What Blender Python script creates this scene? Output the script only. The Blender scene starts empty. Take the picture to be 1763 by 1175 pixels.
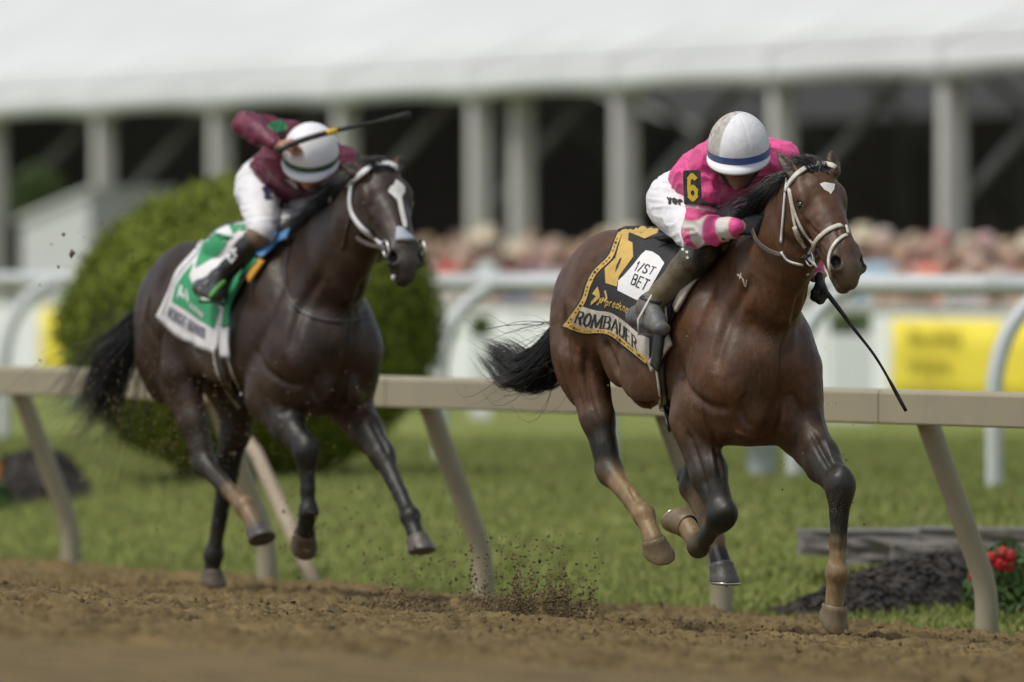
import bpy, bmesh, math, random
import numpy as np
from mathutils import Vector, Matrix
from mathutils.bvhtree import BVHTree

# ---------------------------------------------------------------- camera, sky, sun, exposure
SC = bpy.context.scene
COL = SC.collection
# telephoto seen from the far side of the track: focal length in photograph pixels, principal column, horizon row, eye height
FPX, CX, HY, HC = 19355.0, 881.5, 448.0, 1.65
cam = bpy.data.cameras.new("camera")
cam_o = bpy.data.objects.new("camera", cam)
COL.objects.link(cam_o)
cam.sensor_width = 36.0
cam.sensor_fit = 'HORIZONTAL'
cam.lens = 36.0 * FPX / 1763.0
cam.clip_start, cam.clip_end = 1.0, 3000.0
cam_o.location = (0, 0, HC)
cam_o.rotation_euler = (math.radians(90) - math.atan((587.5 - HY) / FPX), 0, 0)
cam.dof.use_dof = True
cam.dof.focus_distance = 45.1
cam.dof.aperture_fstop = 2.8
SC.camera = cam_o

SUN_EL, SUN_AZ = math.radians(60), math.radians(240)     # azimuth measured from +Y clockwise
world = bpy.data.worlds.new("World")
SC.world = world
world.use_nodes = True
wn = world.node_tree.nodes
wl = world.node_tree.links
sky = wn.new("ShaderNodeTexSky")
sky.sky_type = 'NISHITA'
sky.sun_disc = False
sky.sun_elevation = SUN_EL
sky.sun_rotation = SUN_AZ
sky.dust_density = 1.6
sky.ozone_density = 1.0
hs = wn.new("ShaderNodeHueSaturation")
hs.inputs['Saturation'].default_value = 0.42             # thin overcast: a paler sky than clear blue
wl.new(sky.outputs[0], hs.inputs['Color'])
wl.new(hs.outputs[0], wn["Background"].inputs[0])
wn["Background"].inputs[1].default_value = 0.08
sun = bpy.data.lights.new("sun", 'SUN')
sun.energy = 1.5
sun.angle = math.radians(12)
sun.color = (1.0, 0.96, 0.86)
sun_o = bpy.data.objects.new("sun", sun)
COL.objects.link(sun_o)
_sd = Vector((math.sin(SUN_AZ) * math.cos(SUN_EL), math.cos(SUN_AZ) * math.cos(SUN_EL), math.sin(SUN_EL)))
sun_o.rotation_euler = (-_sd).to_track_quat('-Z', 'Y').to_euler()
SC.view_settings.view_transform = 'Standard'
SC.view_settings.look = 'None'
SC.view_settings.gamma = 1.0
SC.view_settings.exposure = 0.78
SC.render.engine = 'CYCLES'
SC.cycles.use_denoising = True
SC.cycles.max_bounces = 6
SC.cycles.diffuse_bounces = 3
SC.cycles.transparent_max_bounces = 6

random.seed(7)
RNG = np.random.default_rng(11)

# ---------------------------------------------------------------- helpers: picture rays, frames
def at(px, py, D):
    return np.array([(px - CX) / FPX * D, D, HC - (py - HY) / FPX * D])

def proj(P):
    return CX + FPX * P[0] / P[1], HY + FPX * (HC - P[2]) / P[1]

class Frame:
    """A thing's own frame: f forward, l to its left, z up (world height)."""
    def __init__(s, px, D, deg):
        a = math.radians(deg)
        s.O = np.array([(px - CX) / FPX * D, D, 0.0])
        s.F = np.array([math.sin(a), -math.cos(a), 0.0])
        s.L = np.array([math.cos(a), math.sin(a), 0.0])
    def J(s, px, py, l=None, f=None):
        k = (px - CX) / FPX
        O, F, L = s.O, s.F, s.L
        if f is None:
            f = (k * (O[1] + l * L[1]) - O[0] - l * L[0]) / (F[0] - k * F[1])
        elif l is None:
            l = (k * (O[1] + f * F[1]) - O[0] - f * F[0]) / (L[0] - k * L[1])
        Y = O[1] + f * F[1] + l * L[1]
        return np.array([f, l, HC - (py - HY) / FPX * Y])
    def W(s, p):
        p = np.asarray(p, float)
        return s.O + p[..., 0:1] * s.F + p[..., 1:2] * s.L + p[..., 2:3] * np.array([0, 0, 1.0])
    def Loc(s, P):
        q = np.asarray(P, float) - s.O
        return np.stack([q @ s.F, q @ s.L, q[..., 2]], -1)
    def matrix(s):
        m = Matrix.Identity(4)
        for i in range(3):
            m[i][0], m[i][1], m[i][2], m[i][3] = s.F[i], s.L[i], (0, 0, 1)[i], s.O[i]
        return m

# ---------------------------------------------------------------- helpers: objects
def tag(o, label=None, cat=None, group=None, kind=None):
    if label: o['label'] = label
    if cat: o['category'] = cat
    if group: o['group'] = group
    if kind: o['kind'] = kind
    return o

def link(o, parent=None):
    COL.objects.link(o)
    if parent is not None:
        o.parent = parent
        o.matrix_parent_inverse = Matrix.Identity(4)
    return o

def mesh_obj(name, verts, faces, material=None, parent=None, smooth=True, colors=None):
    me = bpy.data.meshes.new(name)
    if isinstance(faces, np.ndarray):
        nv, nf, k = len(verts), len(faces), faces.shape[1]
        me.vertices.add(nv); me.vertices.foreach_set("co", np.asarray(verts, np.float32).ravel())
        me.loops.add(nf * k); me.loops.foreach_set("vertex_index", faces.astype(np.int32).ravel())
        me.polygons.add(nf)
        me.polygons.foreach_set("loop_start", np.arange(nf, dtype=np.int32) * k)
        me.update(calc_edges=True)
    else:
        me.from_pydata([tuple(map(float, v)) for v in verts], [], [tuple(map(int, f)) for f in faces])
        me.update()
    me.polygons.foreach_set("use_smooth", np.full(len(me.polygons), smooth, bool))
    if colors is not None:
        ca = me.color_attributes.new("Col", 'FLOAT_COLOR', 'POINT')
        c4 = np.ones((len(verts), 4), np.float32); c4[:, :3] = colors
        ca.data.foreach_set("color", c4.ravel())
    if material is not None:
        me.materials.append(material)
    o = bpy.data.objects.new(name, me)
    return link(o, parent)

def empty(name, loc=(0, 0, 0), matrix=None):
    o = bpy.data.objects.new(name, None)
    o.empty_display_size = 0.2
    COL.objects.link(o)
    if matrix is not None: o.matrix_world = matrix
    else: o.location = loc
    return o

class MB:
    """Collects vertices and faces for one mesh."""
    def __init__(s): s.v, s.f = [], []
    def add(s, v, f):
        b = len(s.v); s.v += [tuple(map(float, p)) for p in v]; s.f += [tuple(b + i for i in q) for q in f]
    def box(s, lo, hi, M=None):
        x0, y0, z0 = lo; x1, y1, z1 = hi
        v = [(x0,y0,z0),(x1,y0,z0),(x1,y1,z0),(x0,y1,z0),(x0,y0,z1),(x1,y0,z1),(x1,y1,z1),(x0,y1,z1)]
        if M is not None: v = [tuple(M @ Vector(p)) for p in v]
        s.add(v, [(0,3,2,1),(4,5,6,7),(0,1,5,4),(1,2,6,5),(2,3,7,6),(3,0,4,7)])
    def tube(s, pts, rad, n=8, cap=True, flat=1.0, flat_axis=None):
        pts = [np.asarray(p, float) for p in pts]
        m = len(pts)
        if not hasattr(rad, '__len__'): rad = [rad] * m
        up = None; v = []; f = []
        for i, p in enumerate(pts):
            t = pts[min(i + 1, m - 1)] - pts[max(i - 1, 0)]
            t = t / (np.linalg.norm(t) + 1e-12)
            if up is None:
                r = np.array(flat_axis if flat_axis is not None else ([0, 0, 1.0] if abs(t[2]) < .9 else [1.0, 0, 0]), float)
            else: r = up
            a = r - t * (r @ t); a /= np.linalg.norm(a) + 1e-12
            up = a; b = np.cross(t, a)
            for k in range(n):
                th = 2 * math.pi * k / n
                v.append(p + rad[i] * (math.cos(th) * a * flat + math.sin(th) * b))
        for i in range(m - 1):
            for k in range(n):
                k2 = (k + 1) % n
                f.append((i*n+k, i*n+k2, (i+1)*n+k2, (i+1)*n+k))
        if cap:
            f.append(tuple(range(n - 1, -1, -1))); f.append(tuple((m-1)*n + k for k in range(n)))
        s.add(v, f)
    def build(s, name, material, parent=None, smooth=True, bevel=0):
        o = mesh_obj(name, s.v, s.f, material, parent, smooth)
        if bevel:
            b = o.modifiers.new("bevel", 'BEVEL'); b.width = bevel; b.segments = 2; b.limit_method = 'ANGLE'
        return o

def crom(pts, n):
    """Catmull-Rom resample of a polyline to n points, even in arc length."""
    P = np.asarray(pts, float)
    if len(P) == 2:
        t = np.linspace(0, 1, n)[:, None]; return P[0] * (1 - t) + P[1] * t
    Q = np.vstack([2*P[0]-P[1], P, 2*P[-1]-P[-2]])
    out = []
    for i in range(1, len(Q) - 2):
        p0, p1, p2, p3 = Q[i-1:i+3]
        for t in np.linspace(0, 1, 24, endpoint=False):
            out.append(.5*((2*p1)+(-p0+p2)*t+(2*p0-5*p1+4*p2-p3)*t*t+(-p0+3*p1-3*p2+p3)*t**3))
    out.append(P[-1]); out = np.array(out)
    s = np.r_[0, np.cumsum(np.linalg.norm(np.diff(out, axis=0), axis=1))]
    u = np.linspace(0, s[-1], n)
    return np.stack([np.interp(u, s, out[:, k]) for k in range(out.shape[1])], -1)

# ---------------------------------------------------------------- helpers: value noise (numpy)
def _hash(ix, iy, iz, seed):
    h = (ix.astype(np.int64) * 374761393 + iy.astype(np.int64) * 668265263 + iz.astype(np.int64) * 2147483647 + seed * 974711) & 0x7fffffff
    h = ((h ^ (h >> 13)) * 1274126177) & 0x7fffffff
    return ((h ^ (h >> 16)) & 0xffff) / 65535.0

def vnoise(p, seed=0):
    p = np.asarray(p, float)
    if p.shape[-1] == 2: p = np.concatenate([p, np.zeros(p.shape[:-1] + (1,))], -1)
    i = np.floor(p); f = p - i; i = i.astype(np.int64); u = f*f*(3-2*f)
    r = 0
    for dx in (0, 1):
        for dy in (0, 1):
            for dz in (0, 1):
                w = (u[..., 0] if dx else 1-u[..., 0]) * (u[..., 1] if dy else 1-u[..., 1]) * (u[..., 2] if dz else 1-u[..., 2])
                r = r + w * _hash(i[..., 0]+dx, i[..., 1]+dy, i[..., 2]+dz, seed)
    return r

def fbm(p, octv=4, seed=0):
    p = np.asarray(p, float); r = 0; a = .5
    for k in range(octv):
        r = r + a * vnoise(p * 2**k, seed + k); a *= .5
    return r

# ---------------------------------------------------------------- helpers: implicit modelling
class SDF:
    """Smoothly blended elliptical cones; turned into one continuous skin by surface nets."""
    def __init__(s): s.prims = []; s.cuts = []
    def cone(s, p0, p1, r0, r1=None, k=.03, lat=(0, 1, 0), c=0, cut=False):
        """r = radius or (along lat, across lat)"""
        if r1 is None: r1 = r0
        r0 = (r0, r0) if not hasattr(r0, '__len__') else r0
        r1 = (r1, r1) if not hasattr(r1, '__len__') else r1
        p0, p1 = np.asarray(p0, float), np.asarray(p1, float)
        (s.cuts if cut else s.prims).append((p0, p1, r0, r1, k, np.asarray(lat, float), c))
    def chain(s, pts, rads, k=.03, lat=(0, 1, 0), c=0):
        for i in range(len(pts) - 1):
            s.cone(pts[i], pts[i+1], rads[i], rads[i+1], k, lat, c[i] if hasattr(c, '__len__') else c)
    def chain_cut(s, pts, rads, k, lat, c):
        for i in range(len(pts) - 1): s.cone(pts[i], pts[i+1], rads[i], rads[i+1], k, lat, c, True)
    def ell(s, ctr, ax, half, r, k=.03, lat=(0, 1, 0), c=0, cut=False):
        """an ellipsoid-like blob: long axis ax, half length, radii r=(lat, other)"""
        ax = np.asarray(ax, float); ax = ax / np.linalg.norm(ax); ctr = np.asarray(ctr, float)
        r = (r, r) if not hasattr(r, '__len__') else r
        m = min(r); h = max(half - m, 1e-3)
        q = ctr + 0*ax
        (s.cuts if cut else s.prims).append((q, ax * half, r, 'E', k, np.asarray(lat, float), c))
    @staticmethod
    def dist(pr, P, g=None):
        """distance at points P, or on the grid spanned by the three axes g"""
        p0, p1, r0, r1, k, lat, c = pr
        if g is None: X, Y, Z_ = P[:, 0]-p0[0], P[:, 1]-p0[1], P[:, 2]-p0[2]
        else:
            X, Y, Z_ = [(g[i] - p0[i]).astype(np.float32) for i in range(3)]
            X, Y, Z_ = X[:, None, None], Y[None, :, None], Z_[None, None, :]
        ax = p1 if isinstance(r1, str) else p1 - p0
        L = float(np.linalg.norm(ax)); a = ax / L
        l = lat - a * (lat @ a); l /= np.linalg.norm(l); u = np.cross(a, l)
        dot = lambda w: float(w[0])*X + float(w[1])*Y + float(w[2])*Z_
        e, x, y = dot(a), dot(l), dot(u)
        if isinstance(r1, str):
            kk = np.sqrt((e*(1/L))**2 + (x*(1/r0[0]))**2 + (y*(1/r0[1]))**2) + 1e-6
            return np.maximum(np.sqrt(e*e + x*x + y*y) * (1 - 1/kk), -min(L, *r0))
        t = np.clip(e*(1/L), 0, 1)
        W = r0[0] + (r1[0]-r0[0])*t; H = r0[1] + (r1[1]-r0[1])*t
        e = e - t*L; M = np.minimum(W, H)
        kk = np.sqrt((x/W)**2 + (y/H)**2 + (e/M)**2) + 1e-6
        return np.maximum(np.sqrt(x*x + y*y + e*e) * (1 - 1/kk), -M)
    def bounds(s, pr):
        p0, p1, r0, r1, k, lat, c = pr
        if isinstance(r1, str):
            m = max(max(r0), np.linalg.norm(p1)) + k + .03
            return p0 - m, p0 + m
        m = max(max(r0), max(r1)) + k + .03
        return np.minimum(p0, p1) - m, np.maximum(p0, p1) + m
    def field(s, lo, hi, h):
        n = np.ceil((hi - lo) / h).astype(int) + 1
        g = [lo[i] + h * np.arange(n[i]) for i in range(3)]
        D = np.full(n, .2, np.float32)
        for lst, neg in ((s.prims, False), (s.cuts, True)):
            for pr in lst:
                a, b = s.bounds(pr)
                i0 = np.clip(np.floor((a - lo) / h).astype(int), 0, n); i1 = np.clip(np.ceil((b - lo) / h).astype(int) + 1, 0, n)
                if np.any(i1 <= i0): continue
                d = s.dist(pr, None, [g[q][i0[q]:i1[q]] for q in range(3)]).astype(np.float32)
                S = D[i0[0]:i1[0], i0[1]:i1[1], i0[2]:i1[2]]
                k = max(pr[4], 1e-4)
                if neg: x = np.maximum(k - np.abs(S + d), 0) / k; S[...] = np.maximum(S, -d) + x*x*k*.25
                else: x = np.maximum(k - np.abs(S - d), 0) / k; S[...] = np.minimum(S, d) - x*x*k*.25
        return D, g
    def mesh(s, h, pad=.03, post=None):
        los, his = zip(*[s.bounds(p) for p in s.prims])
        lo, hi = np.min(los, 0) - pad, np.max(his, 0) + pad
        D, g = s.field(lo, hi, h)
        if post is not None: D = post(D, g)
        return nets(D, lo, h)
    def colors(s, V, pal, soft=.012):
        """blend the parts' own colours over the skin"""
        num = np.zeros((len(V), 3)); den = np.full(len(V), 1e-20)
        for pr in s.prims:
            lo, hi = s.bounds(pr)
            ix = np.nonzero(((V > lo) & (V < hi)).all(1))[0]
            w = np.exp(-np.clip(s.dist(pr, V[ix]), -.03, .3) / soft)
            num[ix] += w[:, None] * np.asarray(pal[pr[6]]); den[ix] += w
        out = num / den[:, None]
        for pr in s.cuts:
            w = np.clip((.006 - s.dist(pr, V)) / .006, 0, 1)[:, None]
            out = out * (1-w) + w * np.asarray(pal[pr[6]])
        return out

def nets(D, lo, h):
    """naive surface nets: one vertex per crossed cell, one quad per crossed edge"""
    ins = D < 0
    n = np.array(D.shape)
    cs = np.zeros(n - 1, np.int8)
    for dx in (0, 1):
        for dy in (0, 1):
            for dz in (0, 1):
                cs += ins[dx:n[0]-1+dx, dy:n[1]-1+dy, dz:n[2]-1+dz]
    act = (cs > 0) & (cs < 8)
    idx = -np.ones(n - 1, np.int64)
    cells = np.argwhere(act)
    idx[act] = np.arange(len(cells))
    acc = np.zeros((len(cells), 3)); cnt = np.zeros(len(cells))
    c8 = [(dx, dy, dz) for dx in (0, 1) for dy in (0, 1) for dz in (0, 1)]
    val = {c: D[cells[:, 0]+c[0], cells[:, 1]+c[1], cells[:, 2]+c[2]].astype(float) for c in c8}
    for a in c8:
        for ax in range(3):
            if a[ax]: continue
            b = list(a); b[ax] = 1; b = tuple(b)
            va, vb = val[a], val[b]
            m = (va < 0) != (vb < 0)
            t = np.where(m, va / np.where(m, va - vb, 1), 0)
            p = np.array(a, float)[None].repeat(len(cells), 0); p[:, ax] = t
            acc += p * m[:, None]; cnt += m
    V = lo + h * (cells + acc / cnt[:, None])
    faces = []
    for ax in range(3):
        o1, o2 = [(1, 2), (2, 0), (0, 1)][ax]
        sl = [slice(1, -1)] * 3; sl[ax] = slice(0, -1)
        s2 = [slice(1, -1)] * 3; s2[ax] = slice(1, None)
        A = ins[tuple(sl)]; B = ins[tuple(s2)]
        for sgn, mask in ((1, A & ~B), (-1, ~A & B)):
            e = np.argwhere(mask)
            if not len(e): continue
            base = e.copy(); base[:, o1] += 1; base[:, o2] += 1
            def cell(d1, d2):
                c = base.copy(); c[:, o1] -= d1; c[:, o2] -= d2
                return idx[c[:, 0], c[:, 1], c[:, 2]]
            q = [cell(1, 1), cell(0, 1), cell(0, 0), cell(1, 0)]
            if sgn < 0: q = q[::-1]
            faces.append(np.stack(q, -1))
    return V, np.vstack(faces)

def relax(V, F, it=2, w=.5):
    """a little Laplacian smoothing of a quad mesh"""
    E = np.vstack([F[:, [i, (i+1) % F.shape[1]]] for i in range(F.shape[1])])
    E = np.vstack([E, E[:, ::-1]])
    for _ in range(it):
        s = np.zeros_like(V); c = np.zeros(len(V))
        for k in range(3): s[:, k] = np.bincount(E[:, 0], V[E[:, 1], k], len(V))
        c = np.bincount(E[:, 0], minlength=len(V))
        V = V * (1-w) + w * s / np.maximum(c, 1)[:, None]
    return V

# ---------------------------------------------------------------- helpers: casting picture lines onto a surface
class Surf:
    """A surface one can lay straps, cloth and print on."""
    def __init__(s, items):
        vs, fs, b = [], [], 0
        for V, F in items:
            vs.append(np.asarray(V, float)); fs += [tuple(int(i) + b for i in q) for q in F]; b += len(V)
        s.V = np.vstack(vs)
        s.t = BVHTree.FromPolygons([Vector(v) for v in s.V], fs)
    def hit(s, px, py, off=0.0, D=46.0):
        o = Vector((0, 0, HC)); T = Vector(at(px, py, 1.0)) - o
        d = T.normalized()
        p, n, i, dist = s.t.ray_cast(o, d)
        if p is None:
            c = o + d * (D / d.y)
            for _ in range(3):
                p, n, i, dist = s.t.find_nearest(c)
                c = o + d * max((Vector(p) - o).dot(d), 1)
            n = (c - p).normalized() if (c - p).length > 1e-6 else n
        if n.dot(d) > 0 and i is not None and (n.dot(d) > .2): n = -n
        return np.array(p) + np.array(n) * off, np.array(n)

def strap_mesh(P, N, width, thick):
    """a flat band along points P lying on normals N"""
    P, N = np.asarray(P, float), np.asarray(N, float); m = len(P); v, f = [], []
    if not hasattr(width, '__len__'): width = [width] * m
    for i in range(m):
        t = P[min(i+1, m-1)] - P[max(i-1, 0)]; t /= np.linalg.norm(t) + 1e-12
        n = N[i] - t * (N[i] @ t); n /= np.linalg.norm(n) + 1e-12
        b = np.cross(t, n); w = width[i] / 2
        v += [P[i]-b*w-n*thick*.5, P[i]+b*w-n*thick*.5, P[i]+b*w*.96+n*thick*.35, P[i]+b*w*.6+n*thick*.5, P[i]-b*w*.6+n*thick*.5, P[i]-b*w*.96+n*thick*.35]
    for i in range(m - 1):
        for k in range(6):
            f.append((i*6+k, i*6+(k+1) % 6, (i+1)*6+(k+1) % 6, (i+1)*6+k))
    f += [tuple(range(5, -1, -1)), tuple((m-1)*6+k for k in range(6))]
    return v, f

def smooth_rows(A, it=2):
    A = A.copy()
    for _ in range(it): A[1:-1] = .25*A[:-2] + .5*A[1:-1] + .25*A[2:]
    return A

def strap(name, surf, pxs, width, thick, mat_, parent, off=.006, n=None, inv=None, D=46.0, sm=2):
    c = crom(pxs, n or max(6, int(sum(np.linalg.norm(np.diff(np.asarray(pxs, float), axis=0), axis=1)) / 5)))
    H = [surf.hit(p[0], p[1], off, D) for p in c]
    P = smooth_rows(np.array([h[0] for h in H]), sm); N = smooth_rows(np.array([h[1] for h in H]), 3)
    v, f = strap_mesh(P, N, width, thick)
    if inv is not None: v = inv(np.array(v))
    return mesh_obj(name, v, f, mat_, parent)

def decal(name, surf, polys, off, mat_, parent, inv=None, D=46.0, step=6.0, holes=None):
    """flat print: picture polygons triangulated finely and laid on a surface"""
    bm = bmesh.new()
    for k, poly in enumerate(polys):
        vs = [bm.verts.new((p[0], p[1], .05 * (k % 12))) for p in poly]
        try: bm.faces.new(vs)
        except ValueError: pass
    bmesh.ops.triangulate(bm, faces=bm.faces[:], ngon_method='BEAUTY')
    for _ in range(7):
        E = [e for e in bm.edges if e.calc_length() > step]
        if not E: break
        bmesh.ops.subdivide_edges(bm, edges=E, cuts=1)
        bmesh.ops.triangulate(bm, faces=[f for f in bm.faces if len(f.verts) > 3])
    bm.verts.index_update()
    P = np.array([surf.hit(v.co.x, v.co.y, off + v.co.z * .0025, D)[0] for v in bm.verts])
    F = []
    for f in bm.faces:
        i = [v.index for v in f.verts]
        F.append(i if f.normal.z < 0 else i[::-1])
    bm.free()
    if inv is not None: P = inv(P)
    return mesh_obj(name, P, F, mat_, parent)

# ---------------------------------------------------------------- helpers: lettering as pen strokes
GLYPH = {
 'A': [[(0,0),(.5,1)],[(.5,1),(1,0)],[(.2,.36),(.8,.36)]],
 'B': [[(.08,0),(.08,1)],[(.08,1),(.6,1),(.84,.9),(.84,.64),(.6,.53),(.08,.53)],[(.6,.53),(.9,.44),(.95,.2),(.8,.04),(.6,0),(.08,0)]],
 'C': [[(.9,.8),(.7,.98),(.4,1),(.12,.8),(.05,.5),(.12,.2),(.4,0),(.7,.02),(.9,.2)]],
 'D': [[(.08,0),(.08,1)],[(.08,1),(.55,1),(.88,.8),(.95,.5),(.88,.2),(.55,0),(.08,0)]],
 'E': [[(.08,0),(.08,1)],[(.08,1),(.85,1)],[(.08,.52),(.7,.52)],[(.08,0),(.88,0)]],
 'G': [[(.9,.8),(.7,.98),(.4,1),(.12,.8),(.05,.5),(.12,.2),(.4,0),(.7,.02),(.9,.18),(.9,.45),(.6,.45)]],
 'H': [[(.08,0),(.08,1)],[(.92,0),(.92,1)],[(.08,.52),(.92,.52)]],
 'I': [[(.5,0),(.5,1)]],
 'M': [[(.04,0),(.08,1)],[(.08,1),(.5,.1)],[(.5,.1),(.92,1)],[(.92,1),(.96,0)]],
 'N': [[(.08,0),(.08,1)],[(.08,1),(.92,0)],[(.92,0),(.92,1)]],
 'O': [[(.5,1),(.16,.85),(.04,.5),(.16,.15),(.5,0),(.84,.15),(.96,.5),(.84,.85),(.5,1)]],
 'R': [[(.08,0),(.08,1)],[(.08,1),(.6,1),(.88,.88),(.88,.64),(.6,.5),(.08,.5)],[(.5,.5),(.95,0)]],
 'S': [[(.88,.82),(.65,1),(.3,1),(.1,.82),(.15,.6),(.5,.5),(.85,.38),(.9,.16),(.65,0),(.3,0),(.1,.18)]],
 'T': [[(.5,0),(.5,1)],[(.02,1),(.98,1)]],
 'U': [[(.08,1),(.08,.25),(.3,.02),(.7,.02),(.92,.25),(.92,1)]],
 '1': [[(.2,.75),(.55,1)],[(.55,1),(.55,0)]],
 '/': [[(.1,0),(.9,1)]],
 'p': [[(.1,-.3),(.1,.62)],[(.1,.5),(.4,.65),(.8,.5),(.8,.15),(.45,0),(.1,.1)]],
 'r': [[(.2,0),(.2,.65)],[(.2,.45),(.5,.65),(.8,.6)]],
 'e': [[(.1,.35),(.85,.35),(.8,.58),(.45,.66),(.12,.45),(.12,.18),(.4,0),(.8,.1)]],
 'a': [[(.8,.65),(.8,0)],[(.8,.5),(.45,.65),(.12,.4),(.15,.1),(.5,0),(.8,.2)]],
 'k': [[(.12,0),(.12,1)],[(.12,.3),(.75,.65)],[(.3,.4),(.8,0)]],
 'n': [[(.12,0),(.12,.65)],[(.12,.45),(.45,.66),(.8,.5),(.8,0)]],
 's': [[(.8,.55),(.4,.66),(.15,.5),(.5,.34),(.82,.16),(.45,0),(.12,.1)]],
 'g': [[(.8,.65),(.8,-.2),(.45,-.32),(.12,-.2)],[(.8,.5),(.45,.65),(.12,.4),(.15,.1),(.5,0),(.8,.2)]],
 'y': [[(.1,.65),(.48,.05)],[(.85,.65),(.4,-.15),(.05,-.3)]],
 'V': [[(0,1),(.5,0)],[(.5,0),(1,1)]],
 'l': [[(.4,0),(.4,1)]], 'd': [[(.8,1),(.8,0)],[(.8,.5),(.45,.65),(.12,.4),(.15,.1),(.5,0),(.8,.2)]],
 'F': [[(.08,0),(.08,1)],[(.08,1),(.85,1)],[(.08,.52),(.7,.52)]],
 'L': [[(.08,1),(.08,0)],[(.08,0),(.85,0)]],
}
def stroke_quads(pl, w):
    pl = [np.asarray(p, float) for p in pl]; out = []
    w = w if hasattr(w, '__len__') else (w, w)          # (upright pen, level pen)
    for i in range(len(pl) - 1):
        t = pl[i+1] - pl[i]; L = np.linalg.norm(t)
        if L < 1e-9: continue
        t = t / L; n = np.array([-t[1], t[0]])
        hw = .5 * (w[0] * abs(t[1]) + w[1] * abs(t[0]))
        a, b = pl[i] - t*hw*.5, pl[i+1] + t*hw*.5
        out.append([a - n*hw, b - n*hw, b + n*hw, a + n*hw])
    return out

def text_polys(s, place, w=(.13, .13), gap=.2, serif=0.0, widths=None):
    """place(u, v): u runs 0..1 over the whole line, v 0 at the foot .. 1 at the head of the letters; w in letter heights"""
    widths = widths or {}
    ws = [widths.get(c, {'I': .3, '1': .4, '/': .45, 'M': .95, 'l': .3, ' ': .35}.get(c, .68)) for c in s]
    tot = sum(ws) + gap * (len(s) - 1); x = 0; out = []
    for c, cw in zip(s, ws):
        for pl in GLYPH.get(c, []):
            pp = [(x + p[0] * cw, p[1]) for p in pl]
            qs = stroke_quads(pp, w)
            if serif and len(pl) == 2 and abs(pl[0][0] - pl[1][0]) < .3:
                for e in pl:
                    ex = x + e[0] * cw
                    qs += stroke_quads([(ex - serif, e[1]), (ex + serif, e[1])], (w[1], w[1] * .8))
            for q in qs:
                out.append([place(p[0] / tot, p[1]) for p in q])
        x += cw + gap
    return out

# ---------------------------------------------------------------- materials
MATS = {}
def nodes(name):
    m = bpy.data.materials.new(name); m.use_nodes = True
    nt = m.node_tree; b = nt.nodes["Principled BSDF"]
    MATS[name] = m
    return m, nt, b

def _noise(nt, scale, detail=4, rough=.6, coord='Object', stretch=None):
    tc = nt.nodes.new("ShaderNodeTexCoord"); n = nt.nodes.new("ShaderNodeTexNoise")
    n.inputs['Scale'].default_value = scale; n.inputs['Detail'].default_value = detail; n.inputs['Roughness'].default_value = rough
    if stretch:
        mp = nt.nodes.new("ShaderNodeMapping"); mp.inputs['Scale'].default_value = stretch
        nt.links.new(tc.outputs[coord], mp.inputs['Vector']); nt.links.new(mp.outputs[0], n.inputs['Vector'])
    else: nt.links.new(tc.outputs[coord], n.inputs['Vector'])
    return n

def _ramp(nt, src, stops):
    r = nt.nodes.new("ShaderNodeValToRGB")
    while len(r.color_ramp.elements) < len(stops): r.color_ramp.elements.new(.5)
    for e, (p, c) in zip(r.color_ramp.elements, stops):
        e.position = p; e.color = (*c, 1) if len(c) == 3 else c
    nt.links.new(src, r.inputs[0]); return r

def _mix(nt, fac, a, b, mode='MIX'):
    m = nt.nodes.new("ShaderNodeMix"); m.data_type = 'RGBA'; m.blend_type = mode
    for i, v in ((0, fac), (6, a), (7, b)):
        if hasattr(v, 'links') or hasattr(v, 'is_linked'): nt.links.new(v, m.inputs[i])
        else: m.inputs[i].default_value = v if not hasattr(v, '__len__') else ((*v, 1) if len(v) == 3 else v)
    return m.outputs[2]

def _bump(nt, b, h, strength, dist=.01):
    bp = nt.nodes.new("ShaderNodeBump"); bp.inputs['Strength'].default_value = strength; bp.inputs['Distance'].default_value = dist
    nt.links.new(h, bp.inputs['Height']); nt.links.new(bp.outputs[0], b.inputs['Normal']); return bp

def mat(name, col, rough=.6, var=.15, scale=8, bump=0, bscale=40, metal=0, spec=.5, sheen=0, dirt=None, dirt_amt=0, dirt_scale=14, attr=False, bdist=.01, stretch=None):
    """plain surface: colour with mottling, optional dirt patches and relief"""
    if name in MATS: return MATS[name]
    m, nt, b = nodes(name)
    b.inputs['Roughness'].default_value = rough; b.inputs['Metallic'].default_value = metal
    b.inputs['Specular IOR Level'].default_value = spec
    if sheen:
        b.inputs['Sheen Weight'].default_value = sheen; b.inputs['Sheen Roughness'].default_value = .4
    n = _noise(nt, scale, 5)
    if attr:
        a = nt.nodes.new("ShaderNodeAttribute"); a.attribute_name = "Col"; base = a.outputs['Color']
    else:
        rgb = nt.nodes.new("ShaderNodeRGB"); rgb.outputs[0].default_value = (*col, 1); base = rgb.outputs[0]
    g = _ramp(nt, n.outputs[0], [(.25, (1-var,)*3), (.75, (1+var,)*3)])
    c = _mix(nt, 1.0, base, g.outputs[0], 'MULTIPLY')
    if dirt is not None:
        n2 = _noise(nt, dirt_scale, 8, .7)
        r2 = _ramp(nt, n2.outputs[0], [(.5 - .12 * dirt_amt, (0,)*3), (.62 - .1*dirt_amt + .1, (1,)*3)])
        mm = nt.nodes.new("ShaderNodeMath"); mm.operation = 'MULTIPLY'; mm.inputs[1].default_value = min(1, dirt_amt)
        nt.links.new(r2.outputs[0], mm.inputs[0])
        c = _mix(nt, mm.outputs[0], c, dirt)
    nt.links.new(c, b.inputs['Base Color'])
    if bump:
        n3 = _noise(nt, bscale, 6, .65, stretch=stretch); _bump(nt, b, n3.outputs[0], bump, bdist)
    return m

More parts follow.
